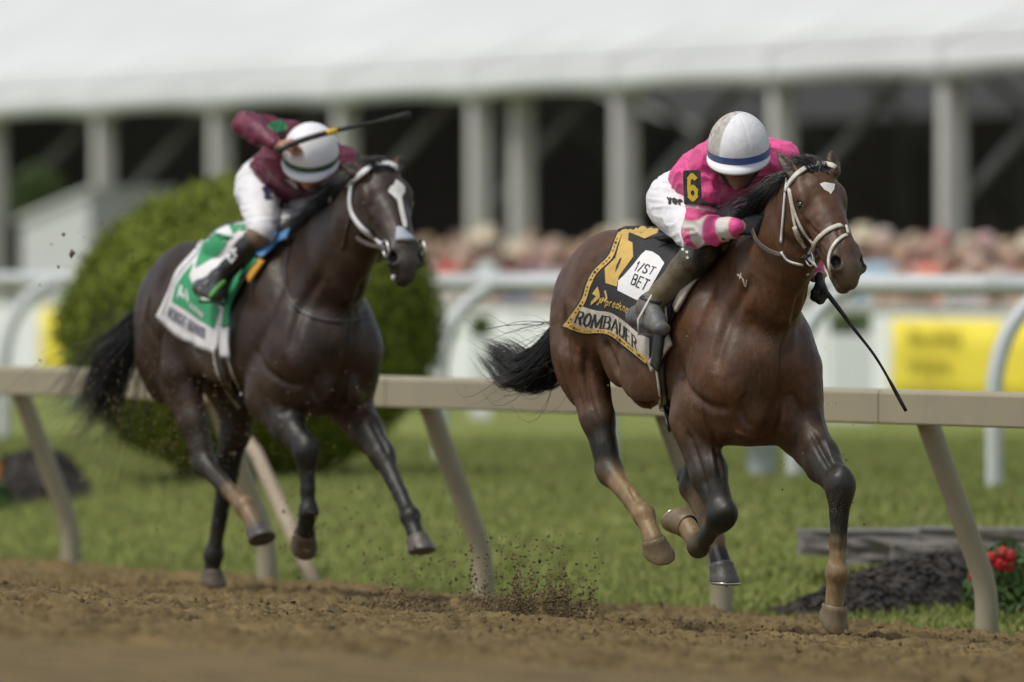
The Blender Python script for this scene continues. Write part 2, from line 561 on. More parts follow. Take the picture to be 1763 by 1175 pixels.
def coat_mat(name, speck, speck_amt, rough=.47):
    """short glossy horse hair: attribute colour, mottled, flecked with thrown dirt"""
    m, nt, b = nodes(name)
    a = nt.nodes.new("ShaderNodeAttribute"); a.attribute_name = "Col"
    n1 = _noise(nt, 7, 6, .6)
    g = _ramp(nt, n1.outputs[0], [(.25, (.55, .54, .55)), (.75, (1.55, 1.42, 1.25))])
    c = _mix(nt, 1.0, a.outputs['Color'], g.outputs[0], 'MULTIPLY')
    n4 = _noise(nt, 60, 5, .7, stretch=(1, 1, .35))
    g4 = _ramp(nt, n4.outputs[0], [(.3, (.72,)*3), (.7, (1.28,)*3)])
    c = _mix(nt, 1.0, c, g4.outputs[0], 'MULTIPLY')
    # flecks of dirt
    n2 = _noise(nt, 190, 5, .75); n2b = _noise(nt, 5, 3, .5)
    mul = nt.nodes.new("ShaderNodeMath"); mul.operation = 'MULTIPLY_ADD'
    nt.links.new(n2b.outputs[0], mul.inputs[0]); mul.inputs[1].default_value = .35; nt.links.new(n2.outputs[0], mul.inputs[2])
    r2 = _ramp(nt, mul.outputs[0], [(.868 - .05*speck_amt, (0,)*3), (.90 - .05*speck_amt, (1,)*3)])
    c = _mix(nt, r2.outputs[0], c, speck)
    # dry dust film in patches
    n5 = _noise(nt, 3.2, 5, .65); r5 = _ramp(nt, n5.outputs[0], [(.45, (0,)*3), (.82, (.30*speck_amt,)*3)])
    c = _mix(nt, r5.outputs[0], c, tuple(x*.6 for x in speck))
    nt.links.new(c, b.inputs['Base Color'])
    rr = _ramp(nt, n4.outputs[0], [(.3, (rough-.10,)*3), (.7, (rough+.10,)*3)])
    nt.links.new(rr.outputs[0], b.inputs['Roughness'])
    b.inputs['Specular IOR Level'].default_value = .40
    n3 = _noise(nt, 14, 8, .72, stretch=(1, 1, .6)); n6 = _noise(nt, 240, 3, .6, stretch=(1, 1, .25))
    ad = nt.nodes.new("ShaderNodeMath"); ad.operation = 'MULTIPLY_ADD'; nt.links.new(n6.outputs[0], ad.inputs[0]); ad.inputs[1].default_value = .18; nt.links.new(n3.outputs[0], ad.inputs[2])
    _bump(nt, b, ad.outputs[0], .22, .018)
    return m

mat('sleeve_and_silks', (1, 1, 1), .55, .10, 10, .55, 16, attr=True, bdist=.02, sheen=.15, dirt=(.16, .12, .07), dirt_amt=.25, dirt_scale=9)
mat('maroon_silks', (1, 1, 1), .5, .12, 10, .55, 14, attr=True, bdist=.02)
mat('breeches', (.72, .71, .74), .6, .05, 10, .5, 12, bdist=.02, dirt=(.30, .27, .22), dirt_amt=.15)
mat('skin', (.42, .22, .15), .5, .12, 30, .1, 60)
mat('skin_dark', (.16, .085, .055), .5, .15, 30, .1, 60)
mat('person_attr', (1, 1, 1), .55, .1, 20, .1, 60, attr=True)
mat('leather_black', (.018, .018, .02), .4, .3, 12, .25, 60, dirt=(.10, .085, .06), dirt_amt=.5)
mat('boot_muddy', (1, 1, 1), .5, .25, 16, .35, 40, attr=True, dirt=(.20, .155, .085), dirt_amt=.5, dirt_scale=12)
mat('glove_black', (.015, .016, .022), .7, .3, 30, .2, 80)
mat('helmet_shell', (.74, .74, .78), .6, .04, 6, .05, 50, dirt=(.26, .23, .17), dirt_amt=.0)
mat('cap_dirty', (1, 1, 1), .65, .08, 8, .25, 30, attr=True, dirt=(.36, .33, .28), dirt_amt=.3, dirt_scale=22)
mat('hoof_mud', (.085, .064, .042), .6, .3, 25, .3, 60, dirt=(.16, .115, .065), dirt_amt=.6)
mat('print_ink', (.03, .03, .09), .7, .2, 12)
mat('boot_plain', (1, 1, 1), .4, .2, 16, .25, 40, attr=True)
mat('band_dark', (.05, .10, .06), .5, .4, 30)
mat('tack_white', (.62, .59, .53), .5, .2, 30, .15, 80, dirt=(.32, .24, .13), dirt_amt=.55, dirt_scale=25)
mat('tack_brown', (.055, .035, .026), .45, .3, 30, .2, 80, dirt=(.2, .16, .1), dirt_amt=.35, dirt_scale=25)
mat('tack_clean', (.68, .68, .70), .5, .08, 30, .1, 80)
mat('steel', (.55, .54, .52), .35, .2, 30, 0, metal=1.0)
mat('eye', (.012, .007, .005), .06, .2, 30, 0, spec=.7)
mat('nostril', (.012, .009, .008), .8, .2, 30)
mat('hair_black', (.012, .012, .013), .42, .5, 30, 0, spec=.45)
mat('hair_brown', (.02, .014, .012), .45, .5, 30, 0, spec=.45)
mat('white_hair', (.74, .71, .67), .7, .12, 60, .3, 120)
mat('cloth_black', (.016, .016, .018), .75, .3, 10, .3, 30, bdist=.01, dirt=(.09, .075, .05), dirt_amt=.2)
mat('cloth_gold', (.56, .37, .09), .65, .12, 12, .25, 50, dirt=(.2, .14, .06), dirt_amt=.3)
mat('cloth_white', (.72, .71, .72), .7, .06, 12, .2, 50, dirt=(.32, .26, .18), dirt_amt=.12)
mat('cloth_white_dirty', (.50, .46, .40), .75, .15, 12, .25, 50, dirt=(.22, .16, .09), dirt_amt=.6, dirt_scale=16)
mat('cloth_green', (.03, .30, .13), .65, .12, 12, .25, 40)
mat('print_black', (.013, .013, .014), .7, .2, 12)
mat('print_gold_dark', (.05, .032, .01), .7, .2, 12)
mat('plate_black', (.02, .02, .02), .5, .4, 40, .2, 80, dirt=(.16, .13, .08), dirt_amt=.45, dirt_scale=40)
mat('plate_yellow', (.66, .44, .025), .5, .08, 20)
mat('hoof_horn', (.150, .110, .060), .5, .3, 25, .3, 60, stretch=(1, 1, .3), dirt=(.22, .15, .08), dirt_amt=.5)
mat('hoof_dark', (.06, .055, .055), .45, .3, 25, .3, 60, stretch=(1, 1, .3), dirt=(.22, .16, .09), dirt_amt=.35)
mat('bandage_tan', (.27, .185, .10), .8, .15, 30, .3, 80)
mat('whip_black', (.014, .014, .015), .5, .4, 40, .15, 80, dirt=(.13, .11, .08), dirt_amt=.3, dirt_scale=40)
mat('strap_green', (.12, .42, .08), .6, .1); mat('pad_blue', (.10, .27, .55), .7, .1); mat('pad_orange', (.55, .27, .03), .7, .1)
mat('band_blue', (.055, .12, .36), .5, .1, 20, dirt=(.24, .21, .16), dirt_amt=.45, dirt_scale=9)
mat('goggle', (.02, .02, .02), .12, .2, spec=.6)
coat_mat('coat_bay', (.30, .225, .135), .8)
coat_mat('coat_dark_bay', (.26, .19, .11), .85, .46)

mat('rail_paint', (.30, .27, .185), .62, .14, 3, .12, 40, dirt=(.28, .22, .14), dirt_amt=.4, dirt_scale=3)
mat('rail_white', (.52, .54, .545), .55, .06, 3)
mat('tent_white', (.50, .515, .52), .6, .03, .6)
def fabric_mat(name, col, through):
    m, nt, b = nodes(name); b.inputs['Base Color'].default_value = (*col, 1); b.inputs['Roughness'].default_value = .6
    n = _noise(nt, .5, 4, .5); g = _ramp(nt, n.outputs[0], [(.3, tuple(c*.93 for c in col)), (.7, tuple(c*1.05 for c in col))]); nt.links.new(g.outputs[0], b.inputs['Base Color'])
    t = nt.nodes.new("ShaderNodeBsdfTranslucent"); t.inputs[0].default_value = (*col, 1); mx = nt.nodes.new("ShaderNodeMixShader"); mx.inputs[0].default_value = through
    out = [x for x in nt.nodes if x.type == 'OUTPUT_MATERIAL'][0]
    nt.links.new(b.outputs[0], mx.inputs[1]); nt.links.new(t.outputs[0], mx.inputs[2]); nt.links.new(mx.outputs[0], out.inputs[0]); return m
fabric_mat('tent_fabric', (.65, .66, .66), .10)
mat('tent_pole', (.58, .57, .54), .5, .06, 2)
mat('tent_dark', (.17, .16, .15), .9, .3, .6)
mat('tent_brace', (.30, .30, .29), .6, .1, 2)
mat('board_white', (.80, .82, .82), .6, .05, 1.5)
mat('board_cap', (.40, .40, .38), .6, .1, 2)
mat('sign_yellow', (.80, .66, .055), .6, .05, 2); mat('sign_ink', (.45, .38, .03), .6, .05)
mat('teal_paint', (.03, .42, .45), .6, .1); mat('bin_grey', (.36, .39, .44), .6, .1, 3)
mat('stone_slab', (.17, .165, .155), .8, .3, 6, .5, 12, bdist=.03, dirt=(.13, .09, .065), dirt_amt=.7, dirt_scale=5)
mat('petal_red', (.45, .012, .02), .6, .2, 30); mat('petal_orange', (.6, .2, .02), .6, .2, 30)
mat('leaf_dark', (.045, .085, .022), .55, .4, 30); mat('leaf_hedge', (.105, .165, .022), .6, .45, 3)
mat('bark', (.10, .075, .05), .9, .3, 12, .5, 20)

# ---------------------------------------------------------------- the lie of the land
R0 = np.array([2.07, 49.0]); DR = np.array([.376, -.9266]); NT = np.array([-.9266, -.376])     # inner rail: a post foot, its run, the side the track is on
def perp(X, Y): return (X - R0[0])*NT[0] + (Y - R0[1])*NT[1]
def gz(X, Y):
    p = perp(X, Y); t = np.clip(-p/5.0, 0, 1)
    u = np.clip((-p-19.8)/1.2, 0, 1)                                    # beyond the barrier the public stands lower
    return np.where(p > 0, .054*np.minimum(p, 22), .34*t*t*(3-2*t) - .31*u*u*(3-2*u))

def axis(lo, hi, step, far_lo, far_hi, g=1.35):
    a = list(np.arange(lo, hi, step)); s = step
    up, x = [], a[-1]; s = step
    while x < far_hi: s *= g; x += s; up.append(min(x, far_hi))
    dn, x = [], a[0]; s = step
    while x > far_lo: s *= g; x -= s; dn.append(max(x, far_lo))
    return np.array(dn[::-1] + a + up)

def sheet(name, xs, ys, zf, keep, material):
    X, Y = np.meshgrid(xs, ys, indexing='ij'); Zz = zf(X, Y)
    V = np.stack([X, Y, Zz], -1).reshape(-1, 3); n = len(ys)
    I = np.arange(len(xs)*n).reshape(len(xs), n)
    F = np.stack([I[:-1, :-1], I[1:, :-1], I[1:, 1:], I[:-1, 1:]], -1)
    k = keep(X, Y); kk = k[:-1, :-1] & k[1:, :-1] & k[1:, 1:] & k[:-1, 1:]
    F = F[kk]; used = np.unique(F); m = -np.ones(len(V), int); m[used] = np.arange(len(used))
    return mesh_obj(name, V[used], m[F], material)

def dirt_height(X, Y):
    P = np.stack([X, Y], -1)
    big = fbm(P*1.3, 2, 1) - .4
    a = vnoise(P*np.array([9, 8]), 21); b = vnoise(P*np.array([24, 20]), 22); c = vnoise(P*np.array([58, 50]), 23)
    ridge = 1 - np.abs(2*vnoise(P*np.array([14, 12]), 24) - 1)
    pit = np.clip((vnoise(P*np.array([4.2, 3.6]), 25) - .60)/.22, 0, 1)
    return .05*big - .055*pit*pit*(3-2*pit) + .040*(a-.5) + .024*(b-.5) + .026*(c-.5) + .024*(ridge**3 - .25)
xs = axis(-3.6, 4.2, .0145, -160, 200); ys = axis(35.5, 61.5, .029, -60, 900)
def track_z(X, Y):
    h = dirt_height(X, Y)
    inside = np.clip((X+4.2)/.5, 0, 1)*np.clip((4.8-X)/.5, 0, 1)*np.clip((Y-35)/.6, 0, 1)*np.clip((62.5-Y)/.8, 0, 1)
    p = perp(X, Y)
    return gz(X, Y) + h*inside*np.clip((p+.25)/.5, .25, 1) + .02*np.exp(-((p-.35)/.3)**2)
edge = lambda X, Y: perp(X, Y) + .10*(fbm(np.stack([X*2.2, Y*2.2], -1), 3, 31) - .45) > -.06

def dirt_mat():
    m, nt, b = nodes('track_dirt')
    n1 = _noise(nt, 1.4, 5, .6); n2 = _noise(nt, 26, 8, .75); n3 = _noise(nt, 90, 4, .7)
    r1 = _ramp(nt, n1.outputs[0], [(.3, (.160, .112, .048)), (.7, (.222, .160, .074))])
    r2 = _ramp(nt, n2.outputs[0], [(.28, (.55, .53, .50)), (.5, (1, 1, 1)), (.75, (1.28, 1.25, 1.2))])
    c = _mix(nt, 1.0, r1.outputs[0], r2.outputs[0], 'MULTIPLY')
    n4 = _noise(nt, 5.5, 5, .65, stretch=(1, .45, 1)); r4 = _ramp(nt, n4.outputs[0], [(.36, (.58, .57, .55)), (.5, (1, 1, 1)), (.7, (1.16, 1.15, 1.12))])
    c = _mix(nt, 1.0, c, r4.outputs[0], 'MULTIPLY')                    # damp and dry patches
    nt.links.new(c, b.inputs['Base Color']); b.inputs['Roughness'].default_value = .92; b.inputs['Specular IOR Level'].default_value = .2
    ad = nt.nodes.new("ShaderNodeMath"); ad.operation = 'MULTIPLY_ADD'; nt.links.new(n3.outputs[0], ad.inputs[0]); ad.inputs[1].default_value = .5; nt.links.new(n2.outputs[0], ad.inputs[2])
    _bump(nt, b, ad.outputs[0], .8, .02)
    return m
dirt_mat()
TR = sheet('track', xs, ys, track_z, edge, MATS['track_dirt']); tag(TR, 'harrowed brown dirt race track', kind='structure')

def lawn_mat():
    m, nt, b = nodes('lawn')
    n1 = _noise(nt, .35, 5, .6); n2 = _noise(nt, 9, 6, .7); n3 = _noise(nt, 2.0, 4, .6)
    r1 = _ramp(nt, n1.outputs[0], [(.3, (.155, .190, .046)), (.7, (.215, .245, .074))])
    r2 = _ramp(nt, n2.outputs[0], [(.3, (.6, .62, .6)), (.7, (1.3, 1.25, 1.1))])
    c = _mix(nt, 1.0, r1.outputs[0], r2.outputs[0], 'MULTIPLY')
    r3 = _ramp(nt, n3.outputs[0], [(.50, (0,)*3), (.78, (.5,)*3)])
    c = _mix(nt, r3.outputs[0], c, (.25, .22, .09))
    nt.links.new(c, b.inputs['Base Color']); b.inputs['Roughness'].default_value = .9; b.inputs['Specular IOR Level'].default_value = .15
    _bump(nt, b, n2.outputs[0], .6, .03)
    return m
lawn_mat()
xs2 = axis(-9, 9, .14, -500, 500, 1.3); ys2 = axis(42, 96, .2, -60, 1500, 1.3)
LW = sheet('lawn', xs2, ys2, lambda X, Y: gz(X, Y) + .03*(fbm(np.stack([X, Y], -1)*.9, 3, 41)-.45)*(perp(X, Y) < 0) - .035 - .12*np.clip(perp(X, Y)/.5, 0, 1), lambda X, Y: perp(X, Y) < 1.2, MATS['lawn'])
tag(LW, 'mown green infield lawn behind the rail', kind='structure')

def blades(name, N, seed, Yr, hmean, material, pmax=-.02, pmin=-26, wid=.0055):
    rg = np.random.default_rng(seed)
    Y = Yr[0] + (Yr[1]-Yr[0])*rg.random(N)**1.5; X = (rg.random(N)*2-1)*(.0456*Y + .7)
    p = perp(X, Y); k = (p < pmax + .12*(fbm(np.stack([X*3, Y*3], -1), 2, 5)-.5)) & (p > pmin); X, Y = X[k], Y[k]; n = len(X)
    Zz = gz(X, Y) - .03; h = hmean*(.5+rg.random(n))*(.6 + .8*fbm(np.stack([X*1.5, Y*1.5], -1), 3, 8)); a = rg.random(n)*6.283; ln = rg.normal(0, .35, (n, 2))
    w = wid*(.7+.6*rg.random(n)); dx, dy = np.cos(a)*w, np.sin(a)*w
    b0 = np.stack([X-dx, Y-dy, Zz], 1); b1 = np.stack([X+dx, Y+dy, Zz], 1)
    m = np.stack([X+ln[:, 0]*h*.35, Y+ln[:, 1]*h*.35, Zz+h*.6], 1); o_ = np.stack([dx, dy, 0*dx], 1)*.7
    t = np.stack([X+ln[:, 0]*h, Y+ln[:, 1]*h, Zz+h], 1)
    V = np.stack([b0, b1, m+o_, m-o_, t], 1).reshape(-1, 3); i = np.arange(n)*5
    F = np.concatenate([np.stack([i, i+1, i+2], 1), np.stack([i, i+2, i+3], 1), np.stack([i+3, i+2, i+4], 1)])
    g = rg.random(n)[:, None]; y = (rg.random(n) < .16)[:, None]
    c = np.where(y, np.array([.27, .24, .095]), np.array([.160, .195, .048])*(1-g) + np.array([.225, .262, .078])*g)
    c = np.repeat(c, 5, 0)
    return mesh_obj(name, V, F, material, None, False, c)
GR = blades('grass', 130000, 51, (47.5, 84), .044, mat('grass_blade', (1, 1, 1), .7, .1, 2, attr=True, spec=.25)); tag(GR, 'short green grass blades on the infield', 'grass', kind='stuff')

# ---------------------------------------------------------------- inner running rail
def gooseneck(fx, fy, z0, out, height, off, r, side):
    """post leaning out from its foot to the rail it carries"""
    prof = [(0, -.10), (0, .0), (.0, .13), (.02, .20), (.08, .28), (.20, .385), (.50, .645), (.84, .94)]
    return [np.array([fx + out[0]*off*o_, fy + out[1]*off*o_, z0 + height*zz]) for o_, zz in prof]
RL = empty('running_rail', (float(R0[0]), float(R0[1]), 0)); tag(RL, 'dusty cream inner rail on leaning goosenecked posts along the track', 'rail')
off = .36; W0 = np.array([R0[0], R0[1], 0.0])
SP = 2.94
for k in range(-2, 7):
    f = R0 - DR*SP*k; z0 = float(gz(f[0], f[1])); mb = MB()
    mb.tube(crom(gooseneck(f[0]-W0[0], f[1]-W0[1], z0, NT, 1.06, off, .05, 1), 16), [.052]*4 + [.050]*12, 14)
    mb.build('post', MATS['rail_paint'], RL)
def beam(mb, c0, c1, prof, n):
    """sweep a closed cross-section (across, up) between two points"""
    d = c1 - c0; d = d/np.linalg.norm(d); ac = np.array([n[0], n[1], 0]); m = len(prof)
    v = [c + ac*x + np.array([0, 0, y]) for c in (c0, c1) for x, y in prof]
    f = [(i, (i+1) % m, m+(i+1) % m, m+i) for i in range(m)] + [tuple(range(m-1, -1, -1)), tuple(range(m, 2*m))]
    mb.add(v, f)
prof = [(-.052, .0), (.052, .0), (.058, .006), (.058, .132), (.050, .146), (.034, .152), (-.034, .152), (-.050, .146), (-.058, .132), (-.058, .006)]
for k in range(-2, 6, 2):
    a = R0 - DR*SP*(k+.08) + NT*off; b = R0 - DR*SP*(k+2.076) + NT*off; mb = MB()
    beam(mb, np.array([a[0]-W0[0], a[1]-W0[1], .935]), np.array([b[0]-W0[0], b[1]-W0[1], .935]), prof, NT)
    mb.build('rail_board', MATS['rail_paint'], RL, False, .004)
lp = MB(); lp.tube([at(545, 1016, 57.6), at(495, 900, 58.0), at(440, 780, 58.4), at(345, 660, 59)], [.040, .040, .038, .036], 10)
tag(lp.build('leaning_pole', mat('pole_pink', (.34, .275, .20), .7, .15, 3)), 'pinkish tan pole leaning behind the rail post beside the dark horse', 'pole')

# ---------------------------------------------------------------- far white rail
Q0 = at(1712, 840, 66.0); Q1 = at(125, 752, 82.0); dq = Q1 - Q0; dq[2] = 0; Lq = np.linalg.norm(dq); dq /= Lq; nq = np.array([-dq[1], dq[0], 0]); nq = nq if nq[1] > 0 else -nq
nq = np.array([.9266, .376, 0])
FR = empty('far_rail', tuple(Q0)); tag(FR, 'white round rail on curved posts across the infield beyond the lawn', 'rail')
for k in range(-1, 8):
    f = Q0 + dq*3.12*k; z0 = .30; mb = MB()
    P_ = [np.array([f[0]-Q0[0] + nq[0]*.42*o_, f[1]-Q0[1] + nq[1]*.42*o_, z0 - Q0[2] + 1.19*zz]) for o_, zz in ((0, -.05), (0, .3), (.0, .5), (.08, .66), (.25, .80), (.55, .92), (.9, .99))]
    mb.tube(crom(P_, 18), .050, 12); mb.build('post', MATS['rail_white'], FR)
mb = MB(); c0 = Q0 + dq*(-9) + nq*.42; c1 = Q0 + dq*26 + nq*.42
for s in range(7):
    mb = MB(); a = c0 + (c1-c0)*s/7; b = c0 + (c1-c0)*(s+.998)/7
    mb.tube([np.array([a[0]-Q0[0], a[1]-Q0[1], 1.50-Q0[2]]), np.array([b[0]-Q0[0], b[1]-Q0[1], 1.50-Q0[2]])], .062, 14); mb.build('rail_tube', MATS['rail_white'], FR)

# ---------------------------------------------------------------- clipped yew between the rails
def leaf_crown(name, pts, nrm, size, material, parent, seed, cols, flat=.6):
    """small leaf faces set at pts, facing loosely along nrm"""
    rg = np.random.default_rng(seed); n = len(pts)
    d = nrm + rg.normal(0, flat, (n, 3)); d /= np.linalg.norm(d, axis=1)[:, None]
    a = np.cross(d, rg.normal(0, 1, (n, 3))); a /= np.linalg.norm(a, axis=1)[:, None]; b = np.cross(d, a)
    s = (size*(.6+.8*rg.random(n)))[:, None]
    V = np.stack([pts - a*s, pts + b*s*.45 + d*s*.1, pts + a*s, pts - b*s*.45 + d*s*.1], 1).reshape(-1, 3); i = np.arange(n)[:, None]*4
    F = np.concatenate([i, i+1, i+2, i+3], 1)
    g = rg.random(n)[:, None]; c = np.array(cols[0])*(1-g) + np.array(cols[1])*g
    return mesh_obj(name, V - np.array(parent.location), F, material, parent, False, np.repeat(c, 4, 0))
def yew():
    c = at(434, 810, 70.0); c[2] = .30
    o = empty('yew_bush', tuple(c)); tag(o, 'big rounded yellow-green clipped bush behind the chasing horse', 'bush')
    rg = np.random.default_rng(61); N = 110000
    u = rg.random(N)*2*math.pi; w = rg.random(N)*2-1
    d = np.stack([np.cos(u)*np.sqrt(1-w*w), np.sin(u)*np.sqrt(1-w*w), w], 1)
    lump = .88 + .24*fbm(d*2.6 + 3, 4, 62) + .05*rg.normal(0, 1, N)*.6
    z = d[:, 2]
    taper = np.where(z < 0, 1 - .10*(-z)**2, 1.0)
    P = np.stack([d[:, 0]*1.17*taper, d[:, 1]*1.15*taper, (.92 + z*np.where(z > 0, .96, .92))], 1)
    P = (P - np.array([0, 0, .92]))*(lump*(.86+.14*rg.random(N)**.4))[:, None] + np.array([0, 0, .92])
    P = P + c
    k = P[:, 2] > c[2] + .03
    leaf_crown('crown', P[k], d[k], .022, mat('yew_leaf', (1, 1, 1), .6, .25, 2.5, attr=True, spec=.3), o, 63, ((.085, .120, .010), (.215, .255, .022)), .7)
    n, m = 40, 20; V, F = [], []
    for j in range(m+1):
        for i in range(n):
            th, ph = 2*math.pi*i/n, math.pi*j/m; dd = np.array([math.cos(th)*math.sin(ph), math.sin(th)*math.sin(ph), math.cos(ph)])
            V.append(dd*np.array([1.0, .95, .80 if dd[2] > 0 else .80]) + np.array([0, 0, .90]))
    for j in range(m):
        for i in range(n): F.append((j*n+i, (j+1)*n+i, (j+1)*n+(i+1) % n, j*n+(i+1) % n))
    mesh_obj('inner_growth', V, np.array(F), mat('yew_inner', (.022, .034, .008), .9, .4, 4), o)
    mb = MB(); mb.tube([(-.45, 0, -.05), (-.44, .02, .2), (-.40, 0, .5)], [.045, .035, .03], 8); mb.build('trunk', MATS['bark'], o)
yew()

# ---------------------------------------------------------------- planted beds
def mulch_mat():
    m, nt, b = nodes('mulch'); n = _noise(nt, 16, 6, .7)
    r = _ramp(nt, n.outputs[0], [(.3, (.026, .022, .020)), (.7, (.080, .068, .058))]); nt.links.new(r.outputs[0], b.inputs['Base Color'])
    b.inputs['Roughness'].default_value = .9; _bump(nt, b, n.outputs[0], .9, .05); return m
mulch_mat()
def mound(name, c, ax, half, width, height, label, seed):
    """a heap of mulch, higher at one end"""
    n, m = 70, 26; V, F = [], []
    ax = np.array([ax[0], ax[1], 0.0]); ax /= np.linalg.norm(ax); ac = np.array([-ax[1], ax[0], 0])
    for i in range(n+1):
        t = i/n*2-1
        for j in range(m+1):
            s = j/m*2-1; r = max(0, 1-abs(s)**2.2)*max(0, 1-abs(t)**3)
            hh = height*r*(.45+.55*(t*.5+.5)) if r > 0 else -.03
            p = c + ax*t*half + ac*s*width
            nn = fbm(np.array([[p[0]*14, p[1]*14]]), 3, seed)[0]-.45
            V.append((p[0], p[1], float(gz(p[0], p[1])) + hh + .05*nn*(r > .05) - (.04 if r <= 0 else 0)))
    for i in range(n):
        for j in range(m): F.append((i*(m+1)+j, (i+1)*(m+1)+j, (i+1)*(m+1)+j+1, i*(m+1)+j+1))
    o = tag(mesh_obj(name, V, np.array(F), MATS['mulch']), label, 'mulch'); rg = np.random.default_rng(seed+5)
    Va = np.array(V); k = rg.integers(0, len(Va), 1500); P = Va[k] + rg.normal(0, .012, (1500, 3)); P[:, 2] = Va[k, 2] + .006
    Bx = np.array([[-1, -.3, 0], [1, -.35, .1], [.9, .3, .15], [-1.1, .35, .05], [0, 0, .35]]); a_ = rg.random(1500)*6.28; sz_ = .010 + .02*rg.random(1500)
    C_, S_ = np.cos(a_)[:, None], np.sin(a_)[:, None]
    Q_ = np.stack([Bx[:, 0]*C_ - Bx[:, 1]*S_, Bx[:, 0]*S_ + Bx[:, 1]*C_, Bx[:, 2] + rg.normal(0, .3, (1500, 5))], -1)*sz_[:, None, None] + P[:, None]
    T_ = np.array([[0, 1, 4], [1, 2, 4], [2, 3, 4], [3, 0, 4]]); F_ = (np.arange(1500)*5)[:, None, None] + T_
    ch = mesh_obj('bark_chips', Q_.reshape(-1, 3), F_.reshape(-1, 3), MATS['mulch'], o, False); ch['kind'] = 'stuff'
    return o
mound('mulch_bed', at(1560, 1500, 52.6), (.75, .66), .62, .30, .26, 'dark mulch heap at the foot of the rail by the red flowers', 71)
mound('mulch_bed', at(20, 800, 69.0), (1, .15), .46, .5, .34, 'dark mulch bed behind the leftmost rail post', 72)
mb = MB(); mb.tube([at(1352, 1506, 52.2), at(1430, 1030, 52.5), at(1500, 1010, 52.7), at(1555, 998, 52.9)], .018, 6); tag(mb.build('edging_strip', mat('edging', (.24, .20, .15), .85, .2)), 'pale edging strip running along the mulch heap', 'edging')
def slab(name, px0, px1, py0, py1, D, depth, label, seed):
    rg = np.random.default_rng(seed); a = at(px0, py1, D); b = at(px1, py0, D); bm = bmesh.new()
    bmesh.ops.create_cube(bm, size=1.0); bmesh.ops.subdivide_edges(bm, edges=bm.edges[:], cuts=3, use_grid_fill=True)
    w, h = b[0]-a[0], b[2]-a[2]
    V = np.array([v.co[:] for v in bm.verts]); V = np.sign(V)*(np.abs(V)*2)**.92/2
    V = V*np.array([w, depth, h+.06]) + (rg.random((len(V), 3))-.5)*np.array([.03, .03, .009]); V += np.array([(a[0]+b[0])/2, D+depth/2, (a[2]+b[2])/2-.03])
    F = [[v.index for v in f.verts] for f in bm.faces]; bm.free()
    return tag(mesh_obj(name, V, F, MATS['stone_slab'], None, False), label, 'stone')
slab('stone_slab', 1380, 1585, 915, 936, 54.8, .5, 'long flat grey stone slab on the grass right of the leading horse', 81)
slab('stone_slab', 1570, 1790, 912, 938, 55.4, .5, 'flat stone slab behind the rightmost rail post', 82)
slab('stone_block', 1540, 1640, 936, 968, 54.2, .4, 'low brown stone block above the mulch heap', 83)
slab('stone_block', 1440, 1560, 930, 952, 54.6, .35, 'brownish stone tucked under the long slab', 84)

def flowers(name, px, py, D, w, h, nleaf, blooms, petal, label, seed):
    rg = np.random.default_rng(seed); c = at(px, py, D); c[2] = float(gz(c[0], c[1]))
    o = empty(name, tuple(c)); tag(o, label, 'plant')
    d = rg.normal(0, 1, (nleaf, 3)); d /= np.linalg.norm(d, axis=1)[:, None]; d[:, 2] = np.abs(d[:, 2])
    r = rg.random(nleaf)**.35
    P = c + d*r[:, None]*np.array([w, w, h])
    leaf_crown('foliage', P, d, .030, mat('bed_leaf', (1, 1, 1), .5, .3, 8, attr=True), o, seed+1, ((.03, .075, .012), (.085, .15, .03)), .8)
    for bx, by in blooms:
        q = at(bx, by, D - w*.8) - c; n = 36; dd = rg.normal(0, 1, (n, 3)); dd /= np.linalg.norm(dd, axis=1)[:, None]
        V, F = [], []
        for k_ in range(n):
            t = np.cross(dd[k_], [.2, .5, .8]); t /= np.linalg.norm(t); s_ = np.cross(dd[k_], t); pp = q + dd[k_]*.028
            V += [pp-t*.015, pp+s_*.013, pp+t*.015, pp-s_*.013]; F.append((4*k_, 4*k_+1, 4*k_+2, 4*k_+3))
        mesh_obj('blossom', V, F, MATS[petal], o, False)
flowers('geranium', 1742, 1075, 51.6, .24, .32, 900, [(1728, 952), (1738, 958), (1706, 962), (1720, 972), (1735, 975), (1678, 992)], 'petal_red', 'red geranium with green leaves beside the rightmost rail post', 91)
flowers('marigold', -4, 835, 68.0, .10, .16, 300, [(-9, 796), (-4, 810), (-8, 822)], 'petal_orange', 'orange flowers at the left edge of the far mulch bed', 93)

# a pail on the lawn, seen under the leading horse
pc_ = at(1312, 818, 69.0); mb = MB(); n = 20; v, f = [], []
for r, z in ((.085, 0), (.10, .19), (.108, .195), (.108, .21), (.095, .21), (.08, .02), (.001, .02)):
    for i in range(n): v.append((r*math.cos(2*math.pi*i/n), r*math.sin(2*math.pi*i/n), z))
for j in range(6):
    for i in range(n): f.append((j*n+i, j*n+(i+1) % n, (j+1)*n+(i+1) % n, (j+1)*n+i))
po = mesh_obj('pail', v, f, MATS['bin_grey']); po.location = (pc_[0], pc_[1], .33); tag(po, 'pale blue-grey pail on the lawn under the leading horse', 'pail')

